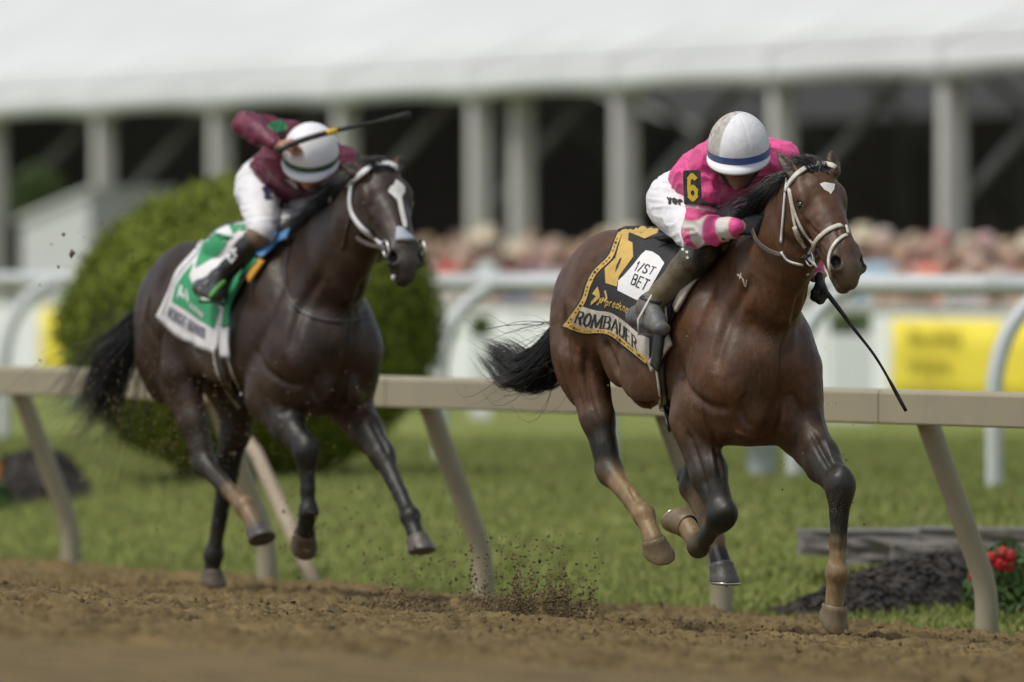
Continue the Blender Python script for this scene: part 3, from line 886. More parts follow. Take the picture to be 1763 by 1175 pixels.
# ---------------------------------------------------------------- barrier of white panels
BL0, BLd = np.array([4.33, 95.0]), np.array([-.3714, .9285]); BLn = np.array([.9285, .3714])
GZ = .34
def on_line(o, d, s, back=0.0): p = o + d*s + np.array([d[1], -d[0]])*back; return p
bx = {}
for k in range(-1, 12):
    a = on_line(BL0, BLd, k*2.4 + .03 - .6); b = on_line(BL0, BLd, (k+1)*2.4 - .03 - .6); m = (a+b)/2
    o = empty('barrier_panel', (m[0], m[1], GZ)); ang = math.atan2(BLd[1], BLd[0]); o.rotation_euler = (0, 0, ang)
    pxm = proj((m[0], m[1], 1.0))[0]
    mb = MB(); mb.box((-1.17, -.04, .02), (1.17, .04, .86)); mb.build('board', MATS['board_white'], o, False, .01)
    mb = MB(); mb.box((-1.19, -.06, .862), (1.19, .06, .93)); mb.build('cap', MATS['board_cap'], o, False, .01)
    for s in (-1.1, 1.1):
        mb = MB(); mb.box((s-.04, -.25, -.02), (s+.04, .25, .017)); mb.build('foot', MATS['board_cap'], o, False)
    lab = 'white barrier panel in front of the crowd, number %s from the picture\'s right edge' % ['one beyond', 'first', 'second', 'third', 'fourth', 'fifth', 'sixth', 'seventh', 'eighth', 'ninth', 'tenth', 'eleventh', 'twelfth'][k+1]
    lab = '%s white barrier panel from the picture\'s right edge, grey-capped, before the crowd' % ['outermost', 'first', 'second', 'third', 'fourth', 'fifth', 'sixth', 'seventh', 'eighth', 'ninth', 'tenth', 'eleventh', 'twelfth'][k+1]
    tag(o, lab, 'barrier', 'white barrier panels in front of the crowd')
    bx[k] = (o, pxm)
def banner(px0, px1, label):
    """yellow cloth hung on the track side of the panels"""
    def s_at(px):
        k = (px - CX)/FPX; return (k*BL0[1] - BL0[0])/(BLd[0] - k*BLd[1])
    s0, s1 = s_at(px1), s_at(px0); a, b = on_line(BL0, BLd, s0), on_line(BL0, BLd, s1); m = (a+b)/2; L = np.linalg.norm(b-a)
    o = empty('banner', (m[0]-BLn[0]*.09, m[1]-BLn[1]*.09, GZ)); o.rotation_euler = (0, 0, math.atan2(BLd[1], BLd[0])); tag(o, label, 'banner')
    n = 24; V, F = [], []
    for i in range(n+1):
        x = -L/2 + L*i/n
        for z in (.02, .28, .55, .80): V.append((x, .012*math.sin(i*1.1)+.008*math.sin(z*9+i), z))
    for i in range(n):
        for j in range(3): F.append((i*4+j, i*4+j+1, (i+1)*4+j+1, (i+1)*4+j))
    c_ = mesh_obj('cloth', V, np.array(F), MATS['sign_yellow'], o); sd = c_.modifiers.new('t', 'SOLIDIFY'); sd.thickness = .006
    if L > 1.5:
        mb = MB()
        for r, (z, n_) in enumerate(((.60, 7), (.36, 5), (.12, 6))):
            x = L*.32
            rg = np.random.default_rng(r+5)
            for q in range(n_):
                w = .07+.08*rg.random(); mb.box((x-w, .035, z), (x, .04, z+.09+.04*rg.random())); x -= w + .06
        mb.build('print', MATS['sign_ink'], o, False)['kind'] = 'stuff'
banner(1552, 1738, 'large yellow banner with faint print on the barrier near the right edge')
banner(1744, 1800, 'yellow banner cut off by the picture\'s right edge')
banner(84, 150, 'narrow yellow banner on the barrier left of the big bush')
def planter(px, py, D, w, label, seed):
    c = at(px, py, D); o = empty('planter', tuple(c)); tag(o, label, 'planter'); rg = np.random.default_rng(seed)
    mb = MB(); mb.box((-w, -.12, c[2]*-1+.35), (w, .12, -.02)); mb.build('box', MATS['board_white'], o, False, .01)
    n = 500; P = c + (rg.random((n, 3))*2-1)*np.array([w*.95, .11, .085]) + np.array([0, 0, .06]); leaf_crown('foliage', P, np.tile([0, -.5, .8], (n, 1)), .03, MATS['bed_leaf'], o, seed, ((.05, .09, .012), (.13, .19, .03)), .9)
planter(828, 576, 92, .085, 'small green planter on the lawn beyond the horses\' gap', 95)
planter(1464, 572, 90, .17, 'green planter right of the leading horse before the barrier', 96)
planter(24, 574, 150, .12, 'green planter at the left edge before the barrier', 97)
cpt = at(126, 522, 108); mb = MB(); mb.tube([(0, 0, -1.0), (0, 0, .16)], .06, 12); co_ = mb.build('teal_post', MATS['teal_paint']); co_.location = tuple(cpt); tag(co_, 'teal post top showing left of the big bush', 'post')

# ---------------------------------------------------------------- spectators
def person_mat():
    m, nt, b = nodes('spectator'); oi = nt.nodes.new("ShaderNodeObjectInfo"); a = nt.nodes.new("ShaderNodeAttribute"); a.attribute_name = "Col"
    sx = nt.nodes.new("ShaderNodeSeparateColor"); nt.links.new(a.outputs['Color'], sx.inputs[0])
    c = _mix(nt, sx.outputs[0], (.03, .035, .05), oi.outputs['Color']); c = _mix(nt, sx.outputs[1], c, (.55, .35, .27)); hr_ = _ramp(nt, oi.outputs['Random'], [(.0, (.06, .035, .025)), (.35, (.16, .09, .05)), (.55, (.42, .30, .16)), (.7, (.62, .60, .58)), (.85, (.50, .12, .12)), (1.0, (.66, .46, .48))]); c = _mix(nt, sx.outputs[2], c, hr_.outputs[0])
    nt.links.new(c, b.inputs['Base Color']); b.inputs['Roughness'].default_value = .8; return m
person_mat()
def spectator_mesh(v):
    S = SDF(); e = [.0, .06, .12, .02][v]
    S.cone((0, 0, 1.05), (0, 0, 1.40), (.16, .11), (.20, .12), .06, (1, 0, 0), 1); S.cone((0, 0, .92), (0, 0, 1.1), (.16, .12), (.15, .11), .05, (1, 0, 0), 3)
    S.cone((0, 0, 1.42), (0, -.01, 1.56), .055, .055, .03, c=2); S.ell((0, -.02, 1.65), (0, 0, 1), .12, (.085, .095), .02, (1, 0, 0), 2); S.ell((0, .022, 1.69), (0, 0, 1), .115, (.097, .10), .01, (1, 0, 0), 4)
    S.ell((0, -.11, 1.64), (0, .2, 1), .025, (.012, .014), .015, (1, 0, 0), 2)
    for s in (-1, 1):
        S.cone((s*.085, 0, .92), (s*.09, 0, .5), .085, .06, .04, c=3); S.cone((s*.09, 0, .5), (s*.09, .01, .08), .058, .042, .03, c=3); S.cone((s*.09, .01, .05), (s*.10, -.13, .035), .04, .035, .02, c=3)
        el = (s*(.27+e), -.02+.02*v, 1.14+.05*v); hn = [(s*.25, -.12, .92), (s*.12, -.26, 1.22), (s*.20, -.24, 1.38), (s*.28, -.08, .9)][v]
        S.cone((s*.20, 0, 1.40), el, .058, .045, .03, c=1); S.cone(el, hn, .042, .03, .02, c=2); S.ell(hn, (0, -.5, -.5), .05, (.03, .03), .015, c=2)
    V, F = S.mesh(.03); V = relax(V, F, 1, .3)
    return V, F, S.colors(V, [(0, 0, 0), (1, 0, 0), (0, 1, 0), (0, 0, 0), (0, 0, 1)], .01)
specs = []
for v in range(4):
    V, F, C_ = spectator_mesh(v); o = mesh_obj('person', V, F, MATS['spectator'], None, True, C_); specs.append(o)
def hat_mesh():
    mb = MB(); n = 18; v, f = [], []
    for r, z in ((.0, .11), (.07, .105), (.095, .06), (.10, .0), (.19, -.015), (.19, -.025), (.09, -.01)):
        for i in range(n): v.append((r*math.cos(2*math.pi*i/n), r*math.sin(2*math.pi*i/n), z))
    for j in range(6):
        for i in range(n): f.append((j*n+i, (j+1)*n+i, (j+1)*n+(i+1) % n, j*n+(i+1) % n))
    return v, f
TOPS = [('coral', (.75, .25, .17)), ('white', (.75, .75, .75)), ('pink', (.78, .45, .50)), ('red', (.55, .10, .09)), ('tan', (.55, .40, .30)), ('lilac', (.60, .46, .64)), ('rose', (.72, .36, .38)), ('peach', (.78, .50, .38)),
        ('pale grey', (.55, .54, .53)), ('pale blue', (.36, .44, .56)), ('orange', (.70, .25, .08)), ('navy', (.06, .06, .20)), ('grey', (.30, .29, .28)), ('cream', (.60, .54, .42))]
rg = np.random.default_rng(101); hat_me = None; used = [False]*4
WHERE = ['near the right edge', 'behind the yellow banner', 'right of the leading horse', 'behind the leading horse', 'left of the leading horse\'s rump', 'between the two horses', 'behind the big bush', 'left of the big bush']
def where(px): return WHERE[0 if px > 1690 else 1 if px > 1550 else 2 if px > 1400 else 3 if px > 1000 else 4 if px > 860 else 5 if px > 740 else 6 if px > 200 else 7]
seen = set()
for i in range(150):
    s = -.5 + 27.5*(i+rg.random()*.9)/150; bk = [1.5, 2.3, 3.3][i % 3] + .4*rg.random()
    p = on_line(BL0, BLd, s, bk); px = proj((p[0], p[1], 1.5))[0]
    if 215 < px < 730 and i % 3: continue                      # hidden behind the bush
    v = int(rg.integers(0, 4)); hat = rg.random() < .12
    row = ['front row', 'middle row', 'back row'][i % 3]
    for q in range(24):
        nm, colr = TOPS[int(rg.integers(0, len(TOPS)))]
        lab = 'spectator in %s top%s, %s %s' % (nm, ' and pale hat' if hat else '', row, where(px))
        if lab not in seen: break
    seen.add(lab)
    if not used[v]: o = specs[v]; used[v] = True
    else: o = specs[v].copy(); COL.objects.link(o)
    sc_ = .94 + .13*rg.random()
    o.location = (p[0], p[1], .02); o.rotation_euler = (0, 0, -.35 + rg.normal(0, .5)); o.scale = (sc_,)*3; o.color = (*[c_*(.85+.3*rg.random()) for c_ in colr], 1)
    tag(o, lab, 'person', 'spectators standing behind the white barrier')
    if hat:
        if hat_me is None: v_, f_ = hat_mesh(); ho = mesh_obj('hat', v_, f_, mat('straw', (.58, .50, .36), .8, .1), o); hat_me = ho.data
        else: ho = bpy.data.objects.new('hat', hat_me); link(ho, o)
        ho.location = (0, 0, 1.74)

# ---------------------------------------------------------------- long white marquee
TP, Td = np.array([5.01, 110.0]), np.array([-.3148, .9491]); Tn = np.array([.9491, .3148])
TENT = empty('marquee', (TP[0], TP[1], GZ)); tag(TENT, 'long white event tent with dark open side behind the track', 'tent')
def tp(s, back, z): q = TP + Td*s + Tn*back; return np.array([q[0]-TP[0], q[1]-TP[1], z-GZ])
EV, VH = 3.43, .36
POLE0 = 2.0
PS = [POLE0 + 5.02*k for k in range(-3, 14)]
for k, s in enumerate(PS):
    M = Matrix.Translation(Vector(tp(s, 0, -.1))) @ Matrix.Rotation(math.atan2(Td[1], Td[0]), 4, 'Z')
    mb = MB(); mb.box((-.11, -.12, -.05), (.11, .12, EV+.2), M); mb.build('pole', MATS['tent_pole'], TENT, False, .02)
    if k == 6:
        M2 = Matrix.Translation(Vector(tp(s-.75, .25, -.1))) @ Matrix.Rotation(math.atan2(Td[1], Td[0]), 4, 'Z'); mb = MB(); mb.box((-.11, -.12, -.05), (.11, .12, EV+.2), M2); mb.build('pole', MATS['tent_pole'], TENT, False, .02)
    mb = MB(); mb.tube([tp(s, .12, 2.25), tp(s, 1.9, 4.15)], .06, 6); mb.build('brace', MATS['tent_brace'], TENT)
    mb = MB(); mb.tube([tp(s, .0, 3.70), tp(s, 10, 7.15)], .07, 6); mb.build('rafter', MATS['tent_brace'], TENT)
    mb = MB(); mb.box((-.11, -.11, -.05), (.11, .11, 3.4), Matrix.Translation(Vector(tp(s, 20, GZ)))); mb.build('pole', MATS['tent_brace'], TENT, False)
    mb = MB(); mb.tube([tp(s, 19.9, 2.2), tp(s, 17.5, 4.3)], .06, 6); mb.build('brace', MATS['tent_brace'], TENT)
for k in range(len(PS)-1):
    a, b = PS[k], PS[k+1]; n = 16; V, F = [], []
    for i in range(n+1):                                    # valance, cut to a shallow arch in each bay
        t = i/n; s = a + (b-a)*t; ar = .06*(1-(2*t-1)**2)
        V += [tp(s, -.16, EV + ar), tp(s, -.17, EV + VH*.5 + ar*.4), tp(s, -.13, EV + VH)]
    for i in range(n):
        for j in range(2): F.append((i*3+j, i*3+j+1, (i+1)*3+j+1, (i+1)*3+j))
    vo = mesh_obj('valance', V, np.array(F), MATS['tent_fabric'], TENT); sd = vo.modifiers.new('t', 'SOLIDIFY'); sd.thickness = .02
    V, F = [], []; m = 12
    for i in range(n+1):
        t = i/n; s = a + (b-a)*t + 0
        for j in range(m+1):
            u = j/m; sag = .30*(1-(2*t-1)**2)*(1-.3*u)
            V.append(tp(s, -.13 + 10.2*u, EV + VH + .01 + 3.45*u + sag*math.sin(math.pi*min(1, u*6)*.5)))
    for i in range(n):
        for j in range(m): F.append((i*(m+1)+j, (i+1)*(m+1)+j, (i+1)*(m+1)+j+1, i*(m+1)+j+1))
    ro = mesh_obj('roof_panel', V, np.array(F), MATS['tent_fabric'], TENT); sd = ro.modifiers.new('t', 'SOLIDIFY'); sd.thickness = .02
s0, s1 = PS[0], PS[-1]
for s in PS:
    mb = MB(); mb.tube([tp(s, -.15, EV + VH + .03), tp(s, 10.1, EV + VH + 3.49)], .05, 6); mb.build('roof_seam', MATS['tent_fabric'], TENT)
mb = MB(); mb.add([tp(s0, 10, 7.25), tp(s1, 10, 7.25), tp(s1, 20.2, 3.8), tp(s0, 20.2, 3.8)], [(0, 1, 2, 3)]); mb.build('rear_roof', MATS['tent_fabric'], TENT, False)
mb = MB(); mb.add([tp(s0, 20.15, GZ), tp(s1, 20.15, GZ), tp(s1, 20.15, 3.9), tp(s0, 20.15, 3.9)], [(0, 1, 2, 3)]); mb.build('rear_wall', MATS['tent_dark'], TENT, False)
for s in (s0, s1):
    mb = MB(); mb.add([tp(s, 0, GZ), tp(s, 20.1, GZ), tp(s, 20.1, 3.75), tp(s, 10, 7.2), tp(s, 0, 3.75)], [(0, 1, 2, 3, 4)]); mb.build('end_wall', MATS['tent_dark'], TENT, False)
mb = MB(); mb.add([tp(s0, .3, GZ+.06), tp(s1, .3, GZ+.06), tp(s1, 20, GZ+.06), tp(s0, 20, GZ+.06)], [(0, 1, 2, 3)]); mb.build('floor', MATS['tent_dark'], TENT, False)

# small white canopy and a tree before the tent's far end
c = at(95, 470, 131); c[2] = GZ; CAN = empty('canopy', tuple(c)); CAN.rotation_euler = (0, 0, -.62); tag(CAN, 'small white canopy tent at the left edge before the marquee', 'tent')
mb = MB(); mb.add([(-.50, 0, 0), (.50, 0, 0), (.50, 0, 2.08), (-.50, 0, 1.75), (-.50, 1.6, 0), (.50, 1.6, 0), (.50, 1.6, 2.08), (-.50, 1.6, 1.75)], [(0, 1, 2, 3), (1, 5, 6, 2), (5, 4, 7, 6), (4, 0, 3, 7)]); mb.build('side_wall', MATS['tent_fabric'], CAN, False)
mb = MB(); mb.add([(-.55, -.05, 1.74), (.55, -.05, 2.10), (.55, 1.65, 2.10), (-.55, 1.65, 1.74), (-.55, -.05, 1.80), (.55, -.05, 2.16), (.55, 1.65, 2.16), (-.55, 1.65, 1.80)], [(0, 3, 2, 1), (4, 5, 6, 7), (0, 1, 5, 4), (1, 2, 6, 5), (2, 3, 7, 6), (3, 0, 4, 7)]); mb.build('roof', MATS['tent_fabric'], CAN, False)
c = at(62, 400, 138); c[2] = GZ; TREE = empty('small_tree', tuple(c)); tag(TREE, 'small green tree above the canopy at the left edge', 'tree')
rg = np.random.default_rng(121); N = 3500; d = rg.normal(0, 1, (N, 3)); d /= np.linalg.norm(d, axis=1)[:, None]
P = c + np.array([0, 0, 2.05]) + d*(rg.random(N)**.4*(.75+.5*fbm(d*2, 3, 7)))[:, None]*np.array([.38, .38, .42])
leaf_crown('crown', P, d, .05, MATS['bed_leaf'], TREE, 122, ((.03, .06, .01), (.08, .12, .02)), .8)
mb = MB(); mb.tube([(0, 0, -.05), (.02, 0, .9), (0, 0, 1.9)], [.06, .045, .03], 8); mb.build('trunk', MATS['bark'], TREE)
for t_ in range(5):
    mb = MB(); mb.tube([(.01, 0, 1.2+.1*t_), (.2*math.cos(t_*1.3), .2*math.sin(t_*1.3), 1.8+.1*t_)], [.02, .008], 6); mb.build('limb', MATS['bark'], TREE)

# ---------------------------------------------------------------- the horses
def vert_normals(V, F):
    fn = np.cross(V[F[:, 2]] - V[F[:, 0]], V[F[:, 3]] - V[F[:, 1]])
    N = np.zeros_like(V)
    for k in range(4):
        for c in range(3): N[:, c] += np.bincount(F[:, k], fn[:, c], len(V))
    return N / (np.linalg.norm(N, axis=1)[:, None] + 1e-12)


def limb(S, js, rs, k, cs, lat=(0, 1, 0)):
    S.chain(js, rs, k, lat, cs)

def head_frame(poll, muzzle, roll=0.0, yaw=0.0):
    a = muzzle - poll; L = np.linalg.norm(a); a = a / L
    lat = np.array([math.sin(yaw), math.cos(yaw), 0.0]); lat = lat - a * (lat @ a); lat /= np.linalg.norm(lat)
    d = np.cross(a, lat); d = d if d[0] > 0 else -d
    if roll:
        lat, d = lat * math.cos(roll) + d * math.sin(roll), d * math.cos(roll) - lat * math.sin(roll)
    k = L / .58
    def H(s, l, dd): return poll + k * (a * s + lat * l + d * dd)
    return H, a, lat, d, k

def build_horse(fr, sp, h):
    S = SDF()
    dz, q, pt = sp['dz'], sp.get('q', 1.0), sp.get('pitch', 0.0)
    T = lambda f, l, z: np.array([f * q, l * q, z + dz + pt * f])
    # ---- trunk
    tr = sp['trunk']
    S.chain([T(f, 0, z) for f, z, w, hh in tr], [(w * q, hh * q) for f, z, w, hh in tr], .06, c=0)
    for s in (-1, 1):
        S.ell(T(.10, s*.165, 1.37), (.30, 0, -.50), .34, (.085, .15), .05)                # shoulder blade
        S.ell(T(.28, s*.150, 1.24), (.2, 0, -.5), .22, (.095, .13), .09)                 # point of shoulder
        S.ell(T(.07, s*.165, 1.13), (-.45, 0, -.35), .21, (.085, .125), .04)              # triceps
        S.ell(T(.30, s*.095, 1.11), (.12, s*.12, -1), .17, (.10, .10), .07)              # breast muscle
        S.ell(T(.345, s*.070, 1.06), (.10, s*.25, -1), .14, (.075, .075), .02)
        S.ell(T(-.93, s*.13, 1.49), (1, 0, .16), .38, (.155, .265), .08)                  # croup
        S.ell(T(-1.15, s*.145, 1.34), (.12, 0, -1), .31, (.125, .15), .05)                # buttock
        S.ell(T(-.66, s*.20, 1.32), (.4, 0, -1), .2, (.06, .14), .06)                     # flank fold
        S.ell(T(-.22, s*.22, 1.25), (1, 0, .25), .36, (.05, .16), .07)                   # ribs
    S.cone(T(.20, -.11, 1.02), T(.20, .11, 1.02), (.12, .12), (.12, .12), .08, (1, 0, 0))  # brisket
    S.cone(T(.04, 0, 1.665), T(-.28, 0, 1.655), (.05, .05), (.06, .05), .06)              # withers
    # ---- neck
    nk = sp['neck']
    S.chain([p for p, w, hh in nk], [(w, hh) for p, w, hh in nk], .06, c=0)
    for s in (-1, 1):                                                                     # long neck muscle and windpipe groove
        a0, a1, a2 = [n[0] for n in nk[:3]]
        S.cone(a0 + np.array([.05, s*.12, -.10]), a1 + np.array([.02, s*.075, -.05]), (.075, .13), (.05, .09), .05)
        S.cone(a1 + np.array([.02, s*.072, .0]), a2 + np.array([0, s*.05, .0]), (.05, .085), (.04, .06), .05)
    # ---- head
    H, a, lat, d, k = head_frame(sp['poll'], sp['muzzle'], sp.get('roll', 0), sp.get('yaw', 0))
    def hc(p0, p1, r0, r1, kk=.02, c=0, cut=False):
        S.cone(H(*p0), H(*p1), (r0[0]*k, r0[1]*k), (r1[0]*k, r1[1]*k), kk, lat, c, cut)
    hc((-.01, 0, -.085), (.11, 0, -.092), (.085, .080), (.116, .094), .04)               # cranium
    hc((.11, 0, -.092), (.26, 0, -.088), (.116, .092), (.086, .082), .03)                # brow to bridge
    hc((.25, 0, -.084), (.45, 0, -.076), (.078, .078), (.064, .068), .02)                # nose bone
    hc((.20, 0, -.035), (.44, 0, -.030), (.050, .030), (.036, .026), .03)                # flat front of the nose
    hc((.43, 0, -.080), (.515, 0, -.082), (.064, .066), (.060, .056), .03, 4)            # muzzle
    hc((.515, 0, -.066), (.572, 0, -.098), (.052, .044), (.042, .036), .03, 4)           # upper lip
    hc((.505, 0, -.146), (.562, 0, -.148), (.044, .030), (.036, .027), .010, 4)          # chin
    hc((.24, 0, -.160), (.50, 0, -.136), (.056, .044), (.046, .030), .02, 0)             # lower jaw
    for s in (-1, 1):
        S.ell(H(.125, s*.070, -.170), a, .140*k, (.046*k, .118*k), .03, lat)              # cheek
        S.ell(H(.135, s*.098, -.050), a, .056*k, (.024*k, .024*k), .025, lat)             # brow over the eye
        S.ell(H(.176, s*.102, -.074), a, .034*k, (.019*k, .026*k), .014, lat, 3)          # eyelids
        S.ell(H(.215, s*.088, -.080), a, .040*k, (.018*k, .020*k), .02, lat)              # under the eye
        hc((.22, s*.086, -.110), (.36, s*.066, -.112), (.014, .016), (.009, .011), .015) # facial crest
        hc((.28, s*.058, -.056), (.42, s*.050, -.052), (.018, .022), (.016, .020), .015) # side of the nose bone
        hc((.43, s*.050, -.050), (.515, s*.062, -.062), (.024, .034), (.030, .036), .014, 4)  # nostril wing
        S.ell(H(.506, s*.068, -.042), a, .030*k, (.020*k, .022*k), .006, lat, 1, True)      # nostril
        S.ell(H(.498, s*.056, -.050), a, .020*k, (.014*k, .018*k), .006, lat, 1, True)
        hc((.44, s*.080, -.126), (.556, s*.048, -.121), (.016, .004), (.016, .004), .006, 1, True)  # mouth line
        S.ell(H(.176, s*.122, -.074), a, .021*k, (.014*k, .017*k), .004, lat, 1, True)      # eye opening
        eb, et = sp['ears'][0 if s < 0 else 1]
        ea = et - eb; el_ = np.linalg.norm(ea); ea /= el_
        wide = np.cross(ea, sp['earface'][0 if s < 0 else 1]); wide /= np.linalg.norm(wide); face = np.cross(wide, ea)
        if face @ sp['earface'][0 if s < 0 else 1] < 0: face = -face
        pts = [eb - ea*.02, eb + ea*el_*.35, eb + ea*el_*.7 , et]
        S.chain(pts, [(.026, .024), (.031, .020), (.022, .014), (.005, .005)], .012, wide, 3)
        S.chain_cut([eb + ea*el_*.12 + face*.020, eb + ea*el_*.4 + face*.019, eb + ea*el_*.8 + face*.012], [(.012, .012), (.019, .014), (.008, .008)], .006, wide, 5)
    # ---- legs: list of joints (local), joined to the trunk
    hooves = []
    for lg in sp['legs']:
        s = lg['s']; J = lg['J']; c = lg['c']
        if lg['fore']:
            el, kn, ft, co, toe = J
            sh = T(.30, s*.15, 1.20)
            S.cone(sh, el, (.105, .145), (.085, .125), .05)
            mid = el * .45 + kn * .55
            S.chain([el, mid, kn], [(.080, .118), (.066, .088), (.052, .058)], .035, c=[c[0], c[1]])
            fwd = np.array([1.0, 0, 0]); fa = kn - el; fa /= np.linalg.norm(fa)
            S.cone(el + fa*.05 + np.array([.04, s*.02, 0]), mid + np.array([.02, s*.008, .02]), (.052, .07), (.036, .042), .025, c=c[0])
            S.ell(kn, kn - ft, .084, (.050, .054), .035, c=c[1])
            S.cone(kn + (kn-ft)/np.linalg.norm(kn-ft)*.03 + fwd*.02, kn - (kn-ft)/np.linalg.norm(kn-ft)*.035 + fwd*.018, (.040, .030), (.038, .028), .015, c=c[1])
            S.cone(kn, kn*.35 + ft*.65, (.046, .049), (.030, .038), .035, c=c[2])
            S.cone(kn*.85 + ft*.15 - fwd*.028, ft*.9 + kn*.1 - fwd*.026, (.012, .014), (.012, .014), .010, c=c[2])   # tendon
            S.cone(kn*.35 + ft*.65, ft, (.030, .037), (.036, .040), .02, c=c[3])
        else:
            st, hk, ft, co, toe = J
            hip = T(-.93, s*.16, 1.44)
            S.cone(hip, st, (.135, .24), (.088, .120), .06)
            S.cone(T(-1.10, s*.15, 1.28), st*.5 + hk*.5 + np.array([-.03, 0, 0]), (.105, .13), (.056, .068), .06, c=0)
            mid = st*.45 + hk*.55
            S.chain([st, mid, hk], [(.082, .104), (.060, .074), (.047, .058)], .04, c=[0, c[1]])
            ga = hk - st; ga /= np.linalg.norm(ga); ca = ft - hk; ca /= np.linalg.norm(ca)
            back = ga - ca; back[1] *= .3; back /= np.linalg.norm(back) + 1e-9
            S.ell(hk, hk - ft, .075, (.048, .058), .02, c=c[1])
            tip = hk + back * .058 + np.array([0, 0, .02]) - ca * .045
            S.cone(hk, tip, (.036, .045), (.025, .030), .02, c=c[1])                         # point of hock
            S.cone(tip, st*.35 + hk*.65 + back*.045, (.017, .024), (.028, .04), .03, c=c[1])  # tendon
            S.cone(hk, hk*.35 + ft*.65, (.043, .050), (.032, .040), .03, c=c[2])
            S.cone(hk*.35 + ft*.65, ft, (.032, .040), (.038, .043), .02, c=c[3])
        hx = toe - co; hl = np.linalg.norm(hx)
        hm = lg.get('hl', .098)
        if hl > hm: co = toe - hx/hl*hm               # a hoof is about a hand high
        pa = co - ft; pa /= np.linalg.norm(pa)
        ca = ft - J[1]; ca /= np.linalg.norm(ca)
        rear = ca - pa; rear /= np.linalg.norm(rear) + 1e-9
        S.ell(ft, ca, .052, (.045, .047), .015, c=c[3])
        S.ell(ft + rear * .018 + pa * .006, ca, .030, (.036, .034), .02, c=c[3])            # back of fetlock
        S.cone(ft, co, (.036, .039), (.040, .044), .02, c=c[4])
        hooves.append((co, toe, J[2], c[5], lg))
    V, F = S.mesh(h)
    V = relax(V, F, 2, .5)
    col = S.colors(V, sp['pal'])
    N = vert_normals(V, F)
    V = V + N * ((fbm(V*11, 3, 17) - .44)*.009 + (fbm(V*26, 2, 19) - .375)*.002)[:, None]
    if sp.get('lines'):                                   # muscle furrows (+depth) and veins (-depth) drawn on the skin
        S0 = Surf([(fr.W(V), F)]); disp = np.zeros(len(V))
        for ln in sp['lines']:
            pts, dep, wid = ln['pts'], ln['d'], ln['w']
            if ln.get('local') is None:
                c_ = crom(pts, 40); ln['local'] = fr.Loc(np.array([S0.hit(x, y)[0] for x, y in c_]))
                Lp = ln['local']
            else: Lp = fr.Loc(np.array([np.array(S0.t.find_nearest(Vector(fr.W(p)))[0]) for p in ln['local'] + np.array([0, 0, sp['dz']])]))
            lo, hi = Lp.min(0) - 3*wid, Lp.max(0) + 3*wid
            ix = np.nonzero(((V > lo) & (V < hi)).all(1))[0]
            if not len(ix): continue
            d2 = ((V[ix][:, None] - Lp[None])**2).sum(-1); m_ = d2.argmin(1); t_ = m_/39.0
            disp[ix] -= dep*np.exp(-d2.min(1)/wid**2)*np.clip(np.minimum(t_, 1-t_)*6, .15, 1)
        V = V + N*disp[:, None]
    # darker nose, eye rim and lower face keep the animal's own colouring
    o = mesh_obj('racehorse', V, F, sp['mat'], None, True, col)
    o.matrix_world = fr.matrix()
    WV = fr.W(V)
    surf = Surf([(WV, F)])
    # ---- hooves
    for co, toe, ft, mt, lg in hooves:
        ax = toe - co; L = np.linalg.norm(ax); ax = ax / L
        latv = np.array([0, 1.0, 0]); latv = latv - ax * (latv @ ax); latv /= np.linalg.norm(latv)
        fw = np.cross(ax, latv)
        mb = MB(); v, f = [], []; n = 20
        prof = [(-.12, .043), (.0, .0515), (.10, .0495), (.6, .0575), (.93, .0620), (1.0, .0605), (1.01, .0565), (.985, .03), (.985, .001)]
        for t, r in prof:
            for i in range(n):
                th = 2*math.pi*i/n
                x, y = math.cos(th), math.sin(th)
                e = 1 - lg.get('heel', .5) * .5 * (1 - x) * (1 if t > .3 else 0)
                off = ax * (L * t * e); heel = 1.0
                v.append(co + off + fw * (x * r * 1.10 * heel + .012 * t) + latv * (y * r))
        m = len(prof)
        for j in range(m - 1):
            for i in range(n): f.append((j*n+i, j*n+(i+1) % n, (j+1)*n+(i+1) % n, (j+1)*n+i))
        ho = mesh_obj('hoof', v, f, MATS[mt], o)
        if lg.get('shoe'):
            mb = MB(); pts = []
            for i in range(15):
                th = math.radians(-140 + 280*i/14)
                x, y = math.cos(th), math.sin(th)
                pts.append(co + ax * (L * (1.03 - lg.get('heel', .5) * .5 * (1 - x))) + fw * (x*.060+.012) + latv * (y*.054))
            mb.tube(pts, .0075, 6); so = mb.build('horseshoe', MATS['steel'], ho)
    # ---- eyes
    for s in (-1, 1):
        c = H(.176, s*.1005, -.074); v, f = [], []; n, m = 14, 8; r = .0245*k
        for j in range(m+1):
            for i in range(n):
                th, ph = 2*math.pi*i/n, math.pi*j/m
                v.append(c + r*(a*math.sin(ph)*math.cos(th) + d*.85*math.sin(ph)*math.sin(th) + lat*math.cos(ph)*.95))
        for j in range(m):
            for i in range(n): f.append((j*n+i, j*n+(i+1) % n, (j+1)*n+(i+1) % n, (j+1)*n+i))
        mesh_obj('eye', v, f, MATS['eye'], o)
    return o, surf, H, (a, lat, d, k), (V, F)

